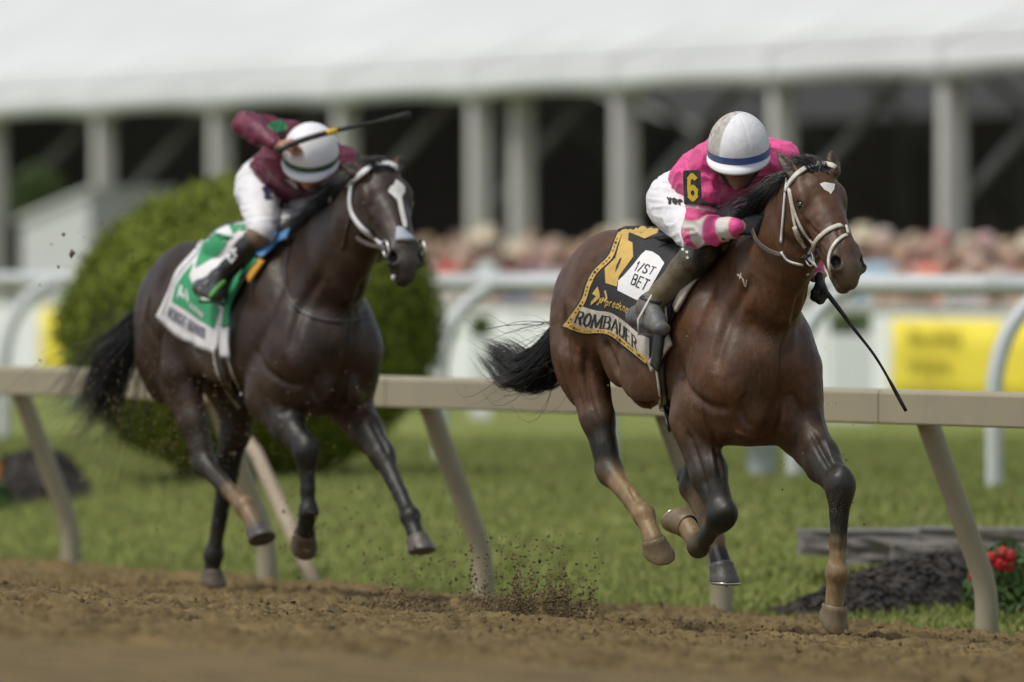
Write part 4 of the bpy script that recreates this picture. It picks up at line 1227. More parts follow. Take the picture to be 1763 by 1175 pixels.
def crom_many(G, n, cut=None):
    """Catmull-Rom through guide points of many strands at once: G (N, k, 3) -> (N, n, 3)"""
    N, k = G.shape[:2]
    Q = np.concatenate([2*G[:, :1]-G[:, 1:2], G, 2*G[:, -1:]-G[:, -2:-1]], 1)
    cut = np.ones(N) if cut is None else cut
    out = np.zeros((N, n, 3)); ar = np.arange(N)
    for j in range(n):
        x = (j/(n-1))*(k-1)*cut; i = np.minimum(x.astype(int), k-2); t = (x-i)[:, None]
        p0, p1, p2, p3 = Q[ar, i], Q[ar, i+1], Q[ar, i+2], Q[ar, i+3]
        out[:, j] = .5*((2*p1)+(-p0+p2)*t+(2*p0-5*p1+4*p2-p3)*t*t+(-p0+3*p1-3*p2+p3)*t**3)
    return out

def hair(name, G, r, mat_, parent, n=7, cut=None):
    """tapered three-sided strands through guide points G (N, k, 3) with root radius r (N,)"""
    P = crom_many(np.asarray(G, float), n, cut); N = len(P)
    T = np.gradient(P, axis=1); T /= np.linalg.norm(T, axis=2, keepdims=True) + 1e-9
    X = np.cross(T, np.array([.3, .2, 1.0])); X /= np.linalg.norm(X, axis=2, keepdims=True) + 1e-9; Y = np.cross(T, X)
    rr = np.asarray(r)[:, None, None] * (1 - .93*(np.arange(n)/(n-1))**1.5)[None, :, None]
    V = np.stack([P + rr*(math.cos(2.0944*k)*X + math.sin(2.0944*k)*Y) for k in range(3)], 2).reshape(-1, 3)
    b = (np.arange(N)*3*n)[:, None, None, None]; i = (np.arange(n-1)*3)[None, :, None, None]; k = np.arange(3)[None, None, :, None]; k2 = (k+1) % 3
    F = np.concatenate([b+i+k, b+i+k2, b+i+3+k2, b+i+3+k], 3).reshape(-1, 4)
    return mesh_obj(name, V, F, mat_, parent)

LINES = [dict(pts=p, d=d*1.35, w=w) for p, d, w in (
    ([(1352, 560), (1348, 640), (1338, 700), (1322, 762)], .016, .022),          # between the breast muscles
    ([(1290, 672), (1277, 698), (1282, 722), (1300, 742)], .010, .016), ([(1360, 672), (1374, 700), (1380, 722)], .010, .016),
    ([(1170, 620), (1185, 670), (1225, 700), (1270, 705)], .010, .020), ([(1180, 735), (1202, 795), (1218, 850)], .010, .014),
    ([(1225, 735), (1236, 790), (1243, 830)], .008, .012), ([(1395, 740), (1418, 785), (1436, 812)], .010, .014),
    ([(1300, 470), (1262, 540), (1240, 600), (1228, 650)], .012, .030),         # shoulder blade
    ([(1380, 500), (1366, 560), (1352, 620)], .012, .020),                      # windpipe groove
    ([(1235, 480), (1205, 545), (1180, 620)], .008, .030),
    ([(1010, 585), (1008, 650), (1022, 720), (1036, 770)], .012, .018), ([(1040, 585), (1052, 615), (1066, 645)], .014, .022),
    ([(975, 520), (972, 580), (985, 650), (1005, 720)], .012, .024), ([(1030, 440), (1000, 490), (985, 530)], .008, .030),
    ([(1262, 742), (1290, 752), (1318, 748)], -.005, .008), ([(1200, 660), (1212, 720), (1226, 780), (1232, 830)], -.0045, .0065),
    ([(1300, 600), (1310, 650), (1300, 700)], -.0045, .007), ([(1405, 690), (1420, 750), (1436, 800)], -.0045, .0065),
    ([(1100, 690), (1125, 706), (1148, 722)], -.005, .007), ([(1398, 396), (1412, 414), (1428, 436)], -.004, .005), ([(1388, 372), (1404, 392), (1418, 402)], -.003, .005),
    ([(1392, 400), (1404, 420), (1412, 436)], .004, .008), ([(1436, 380), (1450, 420)], .003, .008),
    ([(1456, 870), (1453, 930), (1450, 960)], .006, .008), ([(1082, 838), (1098, 866)], .005, .008), ([(1012, 690), (1030, 745), (1045, 790)], -.004, .007))]
BAY, BLK, TAN, DKB, MUZ, MIDB = (.076, .034, .0165), (.0100, .012, .012), (.215, .152, .078), (.055, .029, .019), (.090, .065, .045), (.040, .025, .018)
A = Frame(1255, 45.6, 23.6)
J = A.J
def both(f, pts): return pts
TRUNK = [(.32, 1.24, .16, .20), (.18, 1.265, .205, .335), (-.05, 1.325, .23, .395), (-.35, 1.39, .25, .33), (-.62, 1.47, .245, .265), (-.9, 1.50, .235, .265), (-1.10, 1.48, .19, .22)]
poll1, muz1 = J(1406, 280, l=0.0), J(1479, 466, l=.035)
horse1 = dict(
    dz=.0, trunk=TRUNK, lines=LINES, mat=MATS['coat_bay'], pal=[BAY, BLK, TAN, DKB, MUZ, MIDB],
    neck=[(np.array([.10, 0, 1.44]), .17, .30), (np.array([.40, 0, 1.60]), .125, .235), (np.array([.64, 0, 1.775]), .100, .185), (np.array([.77, 0, 1.91]), .082, .125)],
    poll=poll1, muzzle=muz1, yaw=math.radians(-7),
    ears=[(J(1373, 306, f=.83), J(1337, 261, f=.70)), (J(1436, 290, f=.83), J(1432, 261, f=.78))],
    earface=[np.array([.75, -.65, .1]), np.array([.9, .3, .1])],
    legs=[
      dict(s=-1, fore=True, J=[J(1192, 725, l=-.18), J(1243, 888, l=-.14), J(1203, 940, l=-.14), J(1188, 910, l=-.145), J(1160, 884, l=-.15)], c=[5, 1, 1, 1, 2, 'hoof_horn'], heel=.45, hl=.125, shoe=True),
      dict(s=1, fore=True, J=[J(1380, 742, l=.175), J(1447, 838, l=.16), J(1441, 985, l=.155), J(1438, 1036, l=.155), J(1431, 1086, l=.150)], c=[5, 1, 1, 2, 2, 'hoof_horn'], heel=.75),
      dict(s=-1, fore=False, J=[J(1006, 612, l=-.205), J(1050, 812, l=-.16), J(1108, 888, l=-.15), J(1124, 925, l=-.15), J(1138, 970, l=-.112)], c=[0, 1, 2, 2, 2, 'hoof_horn'], heel=.75),
      dict(s=1, fore=False, J=[np.array([-.50, .19, 1.12]), J(1192, 838, l=.15), J(1229, 928, l=.14), J(1240, 958, l=.14), J(1248, 1014, l=.14)], c=[0, 1, 2, 2, 1, 'hoof_dark'], heel=.5, shoe=True),
    ])
H1, SURF1, HF1, HA1, MESH1 = build_horse(A, horse1, .0065)
tag(H1, 'bay racehorse in white bridle galloping ahead with a small white star on its forehead', 'horse')

if 0:
    for nm, x, y in (('nostril', 1448, 450), ('nostrilL', 1486, 447), ('eye', 1378, 352), ('chin', 1455, 500), ('lip', 1430, 478)):
        p, n_ = SURF1.hit(x, y); q = A.Loc(p) - poll1; a_, l_, d_, k_ = HA1
        print('HPOS', nm, q @ a_/k_, q @ l_/k_, q @ d_/k_)

# ---------------------------------------------------------------- cloth laid over a back
def coons(top, bottom, rear, front, nu, nv):
    """grid of picture points from four border lines; u rear->front, v top->bottom"""
    T_, B_, R_, Fr = crom(top, nu), crom(bottom, nu), crom(rear, nv), crom(front, nv)
    G = np.zeros((nv, nu, 2))
    for i, v in enumerate(np.linspace(0, 1, nv)):
        for j, u in enumerate(np.linspace(0, 1, nu)):
            G[i, j] = (1-v)*T_[j] + v*B_[j] + (1-u)*R_[i] + u*Fr[i] - ((1-u)*(1-v)*T_[0] + u*(1-v)*T_[-1] + (1-u)*v*B_[0] + u*v*B_[-1])
    return G

def cloth(name, fr, surf, G, mat_, off=.014, D=46., ripple=.004, seed=3, ridge=None):
    nv, nu = G.shape[:2]
    P = np.zeros((nv, nu, 3)); N = np.zeros((nv, nu, 3))
    for i in range(nv):
        for j in range(nu):
            P[i, j], N[i, j] = surf.hit(G[i, j, 0], G[i, j, 1], off, D)
    for _ in range(4):                                     # let it hang smooth instead of clinging
        Q = P.copy()
        Q[1:-1, 1:-1] = .5*P[1:-1, 1:-1] + .125*(P[:-2, 1:-1] + P[2:, 1:-1] + P[1:-1, :-2] + P[1:-1, 2:])
        P = Q
    vv, uu = np.meshgrid(np.linspace(0, 1, nv), np.linspace(0, 1, nu), indexing='ij')
    rp = (fbm(np.stack([uu*5, vv*2.2], -1), 3, seed) - .45) * ripple * 2 * (.3 + vv)
    P = P + N * rp[..., None]
    L = fr.Loc(P.reshape(-1, 3)).reshape(nv, nu, 3)
    M = L.copy(); M[..., 1] *= -1                           # the other side of the back
    M[..., 1] = np.maximum(M[..., 1], .02)
    rows = [M[i] for i in range(nv-1, -1, -1)]
    nb = 7
    for k in range(1, nb):                                  # over the spine
        t = k / nb; r = M[0]*(1-t) + L[0]*t
        W = fr.W(r)
        for j in range(nu):
            p, n, ii, dd = surf.t.ray_cast(Vector((W[j, 0], W[j, 1], 3.0)), Vector((0, 0, -1)))
            if p is not None and p.z < 2.2: W[j, 2] = max(p.z + off, min(W[j, 2], p.z + off))
        rows.append(fr.Loc(W))
    rows += [L[i] for i in range(nv)]
    R = np.array(rows); nr = len(R)
    V = R.reshape(-1, 3)
    F = np.array([(i*nu+j, (i+1)*nu+j, (i+1)*nu+j+1, i*nu+j+1) for i in range(nr-1) for j in range(nu-1)])
    o = mesh_obj(name, V, F, mat_)
    o.matrix_world = fr.matrix()
    sd = o.modifiers.new("thickness", 'SOLIDIFY'); sd.thickness = .004; sd.offset = 0
    b = (nr - nv) * nu
    VS = fr.W(V)
    return o, Surf([(VS, F)]), G

def patch_map(G):
    """(u, v) in 0..1 on a cloth grid -> picture point"""
    nv, nu = G.shape[:2]
    def f(u, v):
        x = min(max(u, 0), 1) * (nu-1); y = min(max(v, 0), 1) * (nv-1)
        j, i = min(int(x), nu-2), min(int(y), nv-2); a, b = x-j, y-i
        return G[i, j]*(1-a)*(1-b) + G[i, j+1]*a*(1-b) + G[i+1, j]*(1-a)*b + G[i+1, j+1]*a*b
    return f

def line_place(base, head):
    """letters between a foot line and a head line, both picture polylines"""
    B, T_ = crom(base, 60), crom(head, 60)
    def place(u, v):
        x = min(max(u, 0), 1)*59; i = min(int(x), 58); a = x-i
        b = B[i]*(1-a)+B[i+1]*a; t = T_[i]*(1-a)+T_[i+1]*a
        p = b + (t-b)*v
        return (p[0], p[1])
    return place

def band_polys(line_a, line_b, n=24):
    a, b = crom(line_a, n), crom(line_b, n)
    return [[a[i], a[i+1], b[i+1], b[i]] for i in range(n-1)]

# ---------------------------------------------------------------- bodies of the riders
def fist(S, w, p, n, t, c=0, r=.0095, k=.006):
    """a closed hand: palm, four curled fingers of unequal length, thumb from the side of the palm"""
    p, n, t = [np.asarray(x, float)/np.linalg.norm(x) for x in (p, n, t)]
    S.cone(w, w + p*.075, (.030, .016), (.040, .015), .012, t, c)
    tips = []
    for off, L in ((.031, .92), (.0105, 1.05), (-.0105, 1.0), (-.031, .80)):
        k0 = w + p*.080 + t*off
        k1 = k0 + (p*.55 - n*.80)*.040*L
        k2 = k1 + (-p*.70 - n*.62)*.027*L
        k3 = k2 + (-p*.75 + n*.45)*.020*L
        S.chain([w + p*.05 + t*off*.9, k0, k1, k2, k3], [r, r*1.05, r, r*.92, r*.8], k, c=c)
    a = w + p*.022 + t*.030; b = a + p*.030 + t*.018 - n*.012; d = b + p*.020 - t*.006 - n*.026; e = d - t*.022 - n*.006
    S.chain([a, b, d, e], [r*1.2, r*1.15, r*1.05, r*.85], k, c=c)

def rider_head(S, c, fw, up, skin=0, k=.015):
    fw = fw/np.linalg.norm(fw); sd = np.cross(up, fw); sd /= np.linalg.norm(sd); up = np.cross(fw, sd)
    Q = lambda f, s, u: c + fw*f + sd*s + up*u
    S.ell(Q(-.01, 0, .02), fw, .098, (.076, .098), k, sd, skin)                   # skull
    S.cone(Q(.035, 0, -.02), Q(.045, 0, -.085), (.060, .05), (.038, .032), k, sd, skin)   # face to chin
    S.cone(Q(.02, .05, -.06), Q(.06, 0, -.098), (.018, .02), (.018, .02), k, sd, skin)
    S.cone(Q(.02, -.05, -.06), Q(.06, 0, -.098), (.018, .02), (.018, .02), k, sd, skin)
    S.cone(Q(.085, 0, .01), Q(.108, 0, -.032), (.010, .012), (.016, .013), .012, sd, skin)  # nose
    S.cone(Q(.070, -.045, .022), Q(.070, .045, .022), (.014, .014), (.014, .014), .015, up, skin)  # brow
    S.cone(Q(.082, -.020, -.060), Q(.082, .020, -.060), (.010, .008), (.010, .008), .006, up, 2)  # lips
    for s in (-1, 1):
        S.ell(Q(.055, s*.045, -.028), fw, .03, (.025, .024), .02, sd, skin)         # cheek
        S.ell(Q(-.01, s*.076, -.01), up, .03, (.012, .02), .008, sd, skin)          # ear
        S.ell(Q(.086, s*.030, .0), sd, .017, (.011, .010), .004, up, 3, True)       # eye hollow
    return Q, fw, sd, up

def helmet(parent, Q, peak=.045, r=(.118, .136, .112), dirt=None, capmat='helmet_shell', band='band_blue', seams=6, phase=.0, tilt=.0, bandmat=True):
    """capped helmet: panelled dome, band, short peak, chin strap"""
    n, m = 108, 34; V, F, C = [], [], []
    for j in range(m+1):
        ph = (math.pi*.5 + .38) * j/m
        for i in range(n):
            th = 2*math.pi*i/n
            seam = abs(math.sin((th+phase)*seams/2))
            rr = (1 - .030*math.exp(-(seam/.08)**2) * (1 if ph > .12 else ph/.12))
            x, y, z = math.cos(th)*math.sin(ph)*r[1]*rr, math.sin(th)*math.sin(ph)*r[0]*rr, math.cos(ph)*r[2]*rr
            if ph > 1.57: x *= 1-.10*(ph-1.57); y *= 1-.10*(ph-1.57)
            V.append(Q(x, y, z + .035))
            g = 0 if dirt is None else dirt(th)*(.35 + 1.1*float(fbm(np.array([[x*55, y*55, z*55]]), 3, 3)[0])*1.5 - .25)
            g = max(0, min(1, g))
            C.append(np.array([.74, .74, .78])*(1-g) + np.array([.30, .27, .21])*g)
    for j in range(m):
        for i in range(n): F.append((j*n+i, (j+1)*n+i, (j+1)*n+(i+1) % n, j*n+(i+1) % n))
    o = mesh_obj('helmet', V, np.array(F), MATS[capmat], parent, True, np.array(C))
    v, f = [], []; nb = 48                                # band round the foot of the dome
    for i in range(nb+1):
        th = 2*math.pi*i/nb
        for ph, e in ((1.50, 1.014), (1.74, 1.014)):
            v.append(Q(math.cos(th)*math.sin(ph)*r[1]*e, math.sin(th)*math.sin(ph)*r[0]*e, math.cos(ph)*r[2]*1.0 + .035))
    for i in range(nb): f.append((2*i, 2*i+1, 2*i+3, 2*i+2))
    if band: mesh_obj('band', v, f, MATS[band], o)
    v, f = [], []; np_ = 24                               # peak
    for i in range(np_+1):
        th = math.radians(-100 + 200*i/np_); w = max(0, math.cos(th*.9))**.8
        for e, dzz in ((.99, -.028), (1.0, -.034)):
            pass
        x0, y0 = math.cos(th)*r[1]*.99, math.sin(th)*r[0]*.99
        x1, y1 = x0 + math.cos(th)*peak*w, y0*(1 + .10*w)
        v += [Q(x0, y0, .018), Q(x1, y1, .006 - .018*w), Q(x1, y1, .000 - .020*w), Q(x0, y0, .008)]
    for i in range(np_):
        for k in range(4): f.append((4*i+k, 4*i+(k+1) % 4, 4*i+4+(k+1) % 4, 4*i+4+k))
    mesh_obj('peak', v, f, MATS['helmet_shell'], o)
    v, f = [], []
    for i in range(13):                                  # goggles over the eyes
        t = -1 + 2*i/12; w = .024*(1 - .35*abs(t)**3)
        for u in (-w, 0, w): v.append(Q(.098 - .040*t*t - abs(u)*.15, t*.062, .002 + u))
    for i in range(12):
        for j in range(2): f.append((i*3+j, i*3+j+1, (i+1)*3+j+1, (i+1)*3+j))
    gg = mesh_obj('goggles', v, f, MATS['goggle'], o); sd_ = gg.modifiers.new('t', 'SOLIDIFY'); sd_.thickness = .004
    mb = MB()
    mb.tube([Q(.02, .10, .0), Q(.04, .078, -.05), Q(.055, .035, -.105), Q(.058, 0, -.112), Q(.055, -.035, -.105), Q(.04, -.078, -.05), Q(.02, -.10, .0)], .0075, 6, flat=.5)
    mb.build('chin_strap', MATS['leather_black'], o)
    return o

def build_rider(fr, sp):
    """one continuous body with clothing over it"""
    body, silk, bree = SDF(), SDF(), SDF(); boots, glovs = [SDF(), SDF()], [SDF(), SDF()]
    sh, el, wr = sp['sh'], sp['el'], sp['wr']; hp, kn, an, toe, heel = sp['hip'], sp['kn'], sp['an'], sp['toe'], sp['heel']
    pel, wai, che, nb, hd = sp['pelvis'], sp['waist'], sp['chest'], sp['neck'], sp['head']
    lat = sh[1] - sh[0]; lat /= np.linalg.norm(lat)
    def torso(S, g, c, k=.03, low=True):
        if low: S.cone(pel, wai, (.135+g, .115+g), (.130+g, .10+g), k, lat, c)
        S.cone(wai, che, (.130+g, .10+g), (.155+g, .115+g), k, lat, c)
        S.cone(che, (sh[0]+sh[1])/2, (.150+g, .11+g), (.13+g, .075+g), k, lat, c)
        for s in (0, 1): S.cone(che*.3 + sh[s]*.7, sh[s], (.07+g, .07+g), (.062+g, .062+g), k, c=c)
    def arm(S, s, g, c, e=1.0, k=.025):
        S.chain([sh[s], sh[s]*.5+el[s]*.5, el[s]], [.056+g, .050+g, .043+g], k, c=c)
        S.chain([el[s], el[s]*.6+wr[s]*.4, el[s]*(1-e)+wr[s]*e], [.045+g, .042+g, .029+g*.5], k, c=c)
    torso(body, 0, 0); body.cone(nb, hd, .055, .055, .02, c=0)
    Q, fw, sd, up = rider_head(body, hd, sp['face'], sp['up'])
    torso(silk, .012, 0, .035, True)
    pelcut = sp.get('silk_to', .35)
    for s in (0, 1):
        arm(body, s, 0, 0); arm(silk, s, .011, 1 + s, .97)
        w, hp_, hn, ht = sp['hand'][s]
        fist(body, w, hp_, hn, ht, c=0 if not sp['gloves'] else 4)
        if sp['gloves']: fist(glovs[s], w, hp_, hn, ht, 0, .0125, .008); glovs[s].cone(w + (el[s]-wr[s])/np.linalg.norm(el[s]-wr[s])*sp.get('cuff', [.05, .05])[s], w, (.046, .044), (.033, .024), .012, ht)
        for S, g in ((body, 0), (bree, .010)):
            kx = kn[s] if S is body else hp[s]*(1-sp.get('bk', .88)) + kn[s]*sp.get('bk', .88)
            S.cone(hp[s], kx, (.088+g, .092+g), (.056+g, .058+g), .03)
            S.ell(hp[s]*.8 + pel*.2 + np.array([-.05, 0, .01]), np.array([1, 0, .3]), .12+g, (.085+g, .10+g), .03)
        boot = boots[s]
        for S, g in ((body, 0), (boot, .009)):
            mid = kn[s]*.62 + an[s]*.38
            if S is boot: S.chain([kn[s], kn[s]*(1-sp.get('ck', .20))+an[s]*sp.get('ck', .20), mid, kn[s]*.25+an[s]*.75, an[s]], [x_*sp.get('br', 1.0)+g for x_ in (.058, .056, .052, .039, .038)], .02, c=[3, sp.get('c2', 3), 1, 1])
            else: S.chain([kn[s], mid, an[s]], [x_*sp.get('br', 1.0) for x_ in (.055, .052, .036)], .02, c=5)
            S.cone(an[s], heel[s], (.034+g, .038+g), (.030+g, .028+g), .025, c=2)
            S.cone(heel[s], toe[s], (.030+g, .026+g), (.030+g, .020+g), .03, c=2)
            S.cone(an[s], toe[s]*.6 + an[s]*.4, (.032+g, .034+g), (.030+g, .028+g), .03, c=2)
    for S in (bree,): S.cone(pel, wai*.6+pel*.4, (.150, .128), (.148, .118), .03, lat)
    pal = sp['pal']
    o = None
    V, F = body.mesh(.008); V = relax(V, F, 1, .4)
    o = mesh_obj('person', V, F, MATS['person_attr'], None, True, body.colors(V, pal, .008)); o.matrix_world = fr.matrix()
    out = {'o': o, 'Q': Q}
    V, F = silk.mesh(sp['h']); V0 = V
    # loose cloth: shallow folds across the limb and body
    n = fbm(V*np.array([9, 9, 13]), 3, 5) - .45; r_ = 1 - np.abs(2*vnoise(V*np.array([16, 16, 22]) + 3*vnoise(V*7, 3)[:, None], 6) - 1)
    N = vert_normals(V, F); V = V + N * (n*.016 + .010*(r_**3 - .25))[:, None]
    keep = sp['silk_keep'](V) if 'silk_keep' in sp else None
    if keep is not None:
        fk = keep[F].all(1); F = F[fk]
    out['silk'] = (V, F)
    out['silk_o'] = mesh_obj('silks', V, F, MATS[sp['silk_mat']], o, True, sp['silk_col'](V0))
    V, F = bree.mesh(sp['h'])
    w = fbm(V*np.array([7, 7, 16]), 3, 9) - .45; r_ = 1 - np.abs(2*vnoise(V*np.array([9, 9, 30]) + 2*vnoise(V*6, 3)[:, None], 16) - 1)
    V = V + vert_normals(V, F) * (w*.008 + .006*(r_**3 - .25))[:, None]
    out['bree'] = (V, F); out['bree_o'] = mesh_obj('breeches', V, F, MATS['breeches'], o)
    for s in (0, 1):
        boot = boots[s]
        V, F = boot.mesh(sp['h']); bc = boot.colors(V, [(0, 0, 0), sp['boot_col'], sp['foot_col'], sp['cuff_col']], .006)
        w = fbm(V*np.array([11, 11, 24]), 2, 4) - .45
        V = V + vert_normals(V, F) * (w*.006)[:, None]
        bo = mesh_obj('boot', V, F, MATS[sp['boot_mat']], o, True, bc)
        if s == 0: out['boot'], out['boot_o'] = (V, F), bo
        if sp['gloves']:
            V, F = glovs[s].mesh(.005); mesh_obj('glove', V, F, MATS['glove_black'], o)
    for s in (-1, 1):
        v, f = ball(Q(.070, s*.030, .0), .0135); mesh_obj('eye', v, f, MATS['eye'], o)
    return out

def ball(c, r, n=10, m=6):
    v, f = [], []
    for j in range(m+1):
        for i in range(n):
            th, ph = 2*math.pi*i/n, math.pi*j/m
            v.append(np.asarray(c) + r*np.array([math.sin(ph)*math.cos(th), math.sin(ph)*math.sin(th), math.cos(ph)]))
    for j in range(m):
        for i in range(n): f.append((j*n+i, (j+1)*n+i, (j+1)*n+(i+1) % n, j*n+(i+1) % n))
    return v, f

def plate_at(name, fr, c, right, up, w, h, t, mat_, parent):
    """a flat plate in the wearer's frame, returned with its surface"""
    right = right/np.linalg.norm(right); up = up - right*(up@right); up /= np.linalg.norm(up); n = np.cross(right, up)
    V, F = [], []
    k = 5; r = min(w, h)*.12; ring = []
    for cx, cy, a0 in ((1, 1, 0), (-1, 1, 90), (-1, -1, 180), (1, -1, 270)):
        for i in range(k):
            a = math.radians(a0 + 90*i/(k-1)); ring.append((cx*(w/2-r) + r*math.cos(a), cy*(h/2-r) + r*math.sin(a)))
    m = len(ring)
    for z in (-t/2, t/2):
        for x, y in ring: V.append(c + right*x + up*y + n*z)
    for i in range(m): F.append((i, (i+1) % m, m+(i+1) % m, m+i))
    F += [tuple(range(m-1, -1, -1)), tuple(range(m, 2*m))]
    o = mesh_obj(name, V, F, mat_, parent, False)
    return o, (c, right, up, n, t)

def flat_print(name, pl, polys, mat_, parent, off=.0015):
    """polygons in the plate's own metres"""
    c, r, u, n, t = pl; V, F = [], []
    for i, p in enumerate(polys):
        b = len(V); V += [c + r*x + u*y + n*(t/2 + off + .00012*(i % 9)) for x, y in p]; F.append(tuple(range(b, b+len(p))))
    return mesh_obj(name, V, F, mat_, parent, False)

SIX = [(.78, .86), (.5, 1.0), (.22, .86), (.16, .5), (.2, .14), (.5, .0), (.8, .14), (.82, .36), (.55, .52), (.22, .4)]

# ---------------------------------------------------------------- leading horse: mane, tail
def crest_pts(H, neck, n):
    top = [H(.02, 0, -.005)] + [p + np.array([-.42*h_, 0, .90*h_]) for p, w, h_ in reversed(neck[:-1])]
    return crom(top, n)

def mane(name, fr, H, neck, mat_, parent, N, seed, side=-1, blow=1.0, start=0.0, end=1.0):
    rg = np.random.default_rng(seed); C = crest_pts(H, neck, 80)
    c = C[np.minimum(((start + (end-start)*rg.random(N))*79).astype(int), 79)]
    root = c + rg.normal(0, 1, (N, 3))*np.array([.008, .012, .006]) + np.array([0, 0, -.006])
    L = (.10 + .10*rg.random(N))[:, None]; lift = rg.normal(0, .06, N)*blow; sdw = side*np.abs(rg.normal(.45, .3, N))
    d1 = np.stack([np.full(N, -.45*blow), sdw*1.0, .25*blow+lift], 1)
    d2 = np.stack([np.full(N, -.6*blow), sdw*1.3, -.45+lift*2], 1)
    d3 = np.stack([-.5*blow+rg.normal(0, .25, N), sdw*.9+rg.normal(0, .25, N), -.9+rg.normal(0, .35, N)], 1)
    p1 = root + d1*L*.33; p2 = p1 + d2*L*.35; p3 = p2 + d3*L*.35
    return hair(name, np.stack([root, p1, p2, p3], 1), .0012 + .0018*rg.random(N), mat_, parent, 7)

def tail(name, fr, guides, mat_, parent, N, seed, spread, r=.0024, wisp=.12):
    """guides: points through which the hair flows, with the bundle's half width at each; strands gather in locks"""
    rg = np.random.default_rng(seed); G = np.array(guides); k = len(G); nl = 60
    lock = rg.normal(0, 1, (nl, 3)); lock /= np.maximum(1, np.linalg.norm(lock, axis=1)/1.3)[:, None]
    lock2 = rg.normal(0, 1, (nl, 3))*.5
    li = rg.integers(0, nl, N)
    a = lock[li] + rg.normal(0, .16, (N, 3)); b = lock2[li] + rg.normal(0, .12, (N, 3))
    w = np.where(rg.random(N) < wisp, 1.9, 1.0)
    pts = np.stack([G[j] + (a*.85 + b*.3*j*w[:, None])*spread[j]*(w[:, None] if j > 1 else 1) for j in range(k)], 1)
    return hair(name, pts, r*(.6+.8*rg.random(N)), mat_, parent, 12, .55 + .45*rg.random(N)**.6)

mane('mane', A, HF1, horse1['neck'], MATS['hair_black'], H1, 2600, 4, -1, 1.0, .0, .95)
mane('mane', A, HF1, horse1['neck'], MATS['hair_black'], H1, 500, 5, 1, 1.0, .0, .5)
tail('tail', A, [J(1000, 500, f=-1.22), J(968, 572, f=-1.36), J(940, 626, f=-1.46), J(900, 645, f=-1.56), J(868, 618, f=-1.66), J(838, 600, f=-1.74)], MATS['hair_black'], H1, 2200, 6, [.015, .040, .056, .050, .036, .022], .0016, .05)
def forelock(H, parent, m, seed):
    rg = np.random.default_rng(seed); N = 300                     # blown back between the ears
    r0 = np.array([H(.03 + .03*rg.random(), rg.normal(0, .018), -.002) for _ in range(N)])
    e = r0 + np.stack([-.10*rg.random(N)-.03, -.05+rg.normal(0, .035, N), .03+.035*rg.random(N)], 1)
    hair('forelock', np.stack([r0, r0*.5+e*.5+np.array([0, 0, .018]), e], 1), .0012+.0012*rg.random(N), MATS[m], parent, 6)
forelock(HF1, H1, 'hair_black', 3)
inv1 = A.Loc
decal('star', SURF1, [[(1411, 317), (1419, 314), (1437, 317), (1436, 326), (1430, 335), (1427, 331), (1419, 327)]], .0012, MATS['white_hair'], H1, inv1)
decal('scar', SURF1, stroke_quads([(1270, 473), (1277, 478)], 2.2) + stroke_quads([(1276, 471), (1274, 480)], 1.8) + stroke_quads([(1279, 480), (1283, 493)], 2.2) + stroke_quads([(1286, 482), (1284, 494)], 1.6), .0012, MATS['cloth_white_dirty'], H1, inv1)

# ---------------------------------------------------------------- leading horse: saddle cloth
Z = lambda x, y: (960 + x/4.518, 380 + y/4.519)
Zl = lambda pts: [Z(*p) for p in pts]
rear = [(1064, 400)] + Zl([(440, 180), (400, 280), (290, 390), (230, 500), (190, 620), (45, 825)])
bot = Zl([(45, 825), (200, 875), (390, 885), (520, 975), (715, 1130)])
G1 = coons([(1064, 400), (1090, 391.5), (1140, 388), (1190, 392), (1240, 410)], bot, rear,
           [(1240, 410), (1228, 450), (1190, 500), (1160, 555), (1142, 605), (1118, 630)], 40, 44)
SCL, SS1, _ = cloth('saddle_cloth', A, SURF1, G1, MATS['cloth_black'], .012)
tag(SCL, 'black and gold saddle cloth lettered ROMBAUER under the pink jockey', 'saddle cloth')
dk = dict(parent=SCL, inv=inv1)
def pr(name, polys, m, off, **kw): return decal(name, SS1, polys, off, MATS[m], SCL, inv1, **kw)
pr('number', [Zl([(505, 105), (552, 100), (550, 160), (585, 178), (592, 285), (480, 440), (466, 515), (378, 488), (372, 375), (455, 295), (480, 200)]),
              Zl([(470, 108), (500, 80), (600, 52), (700, 50), (790, 60), (802, 92), (680, 147), (655, 105), (690, 80), (640, 72), (562, 100), (530, 118)])], 'cloth_gold', .0040)
pr('number_slit', [Zl([(456, 405), (462, 360), (490, 302), (505, 293), (480, 360)])], 'cloth_black', .0058)
pr('sponsor_panel', [Zl([(690, 238), (655, 268), (600, 340), (520, 430), (478, 470), (472, 545), (545, 582), (625, 622), (690, 590), (770, 450), (835, 335), (795, 282), (742, 248)])], 'cloth_white', .0042)
T1 = text_polys('1/ST', line_place(Zl([(598, 392), (742, 428)]), Zl([(634, 322), (776, 374)])), (.11, .10), .17)
T1 += text_polys('BET', line_place(Zl([(576, 494), (686, 548)]), Zl([(606, 420), (728, 472)])), (.12, .11), .17)
pr('lettering', T1, 'print_black', .0058)
pr('gold_border', band_polys(Zl([(470, 95), (440, 180), (400, 280), (290, 390), (230, 500), (190, 620), (47, 823)]), Zl([(500, 112), (470, 192), (428, 300), (315, 412), (258, 522), (218, 642), (112, 792)])) +
   band_polys(Zl([(47, 823), (200, 873), (390, 883), (520, 973), (713, 1128)]), Zl([(112, 792), (215, 836), (400, 850), (540, 940), (722, 1082)])), 'cloth_gold', .0040)
pr('name_panel', band_polys(Zl([(197, 670), (300, 700), (420, 718), (520, 780), (640, 880), (722, 915)]), Zl([(114, 792), (215, 838), (400, 852), (540, 942), (640, 1020), (722, 1084)])), 'cloth_white_dirty', .0042)
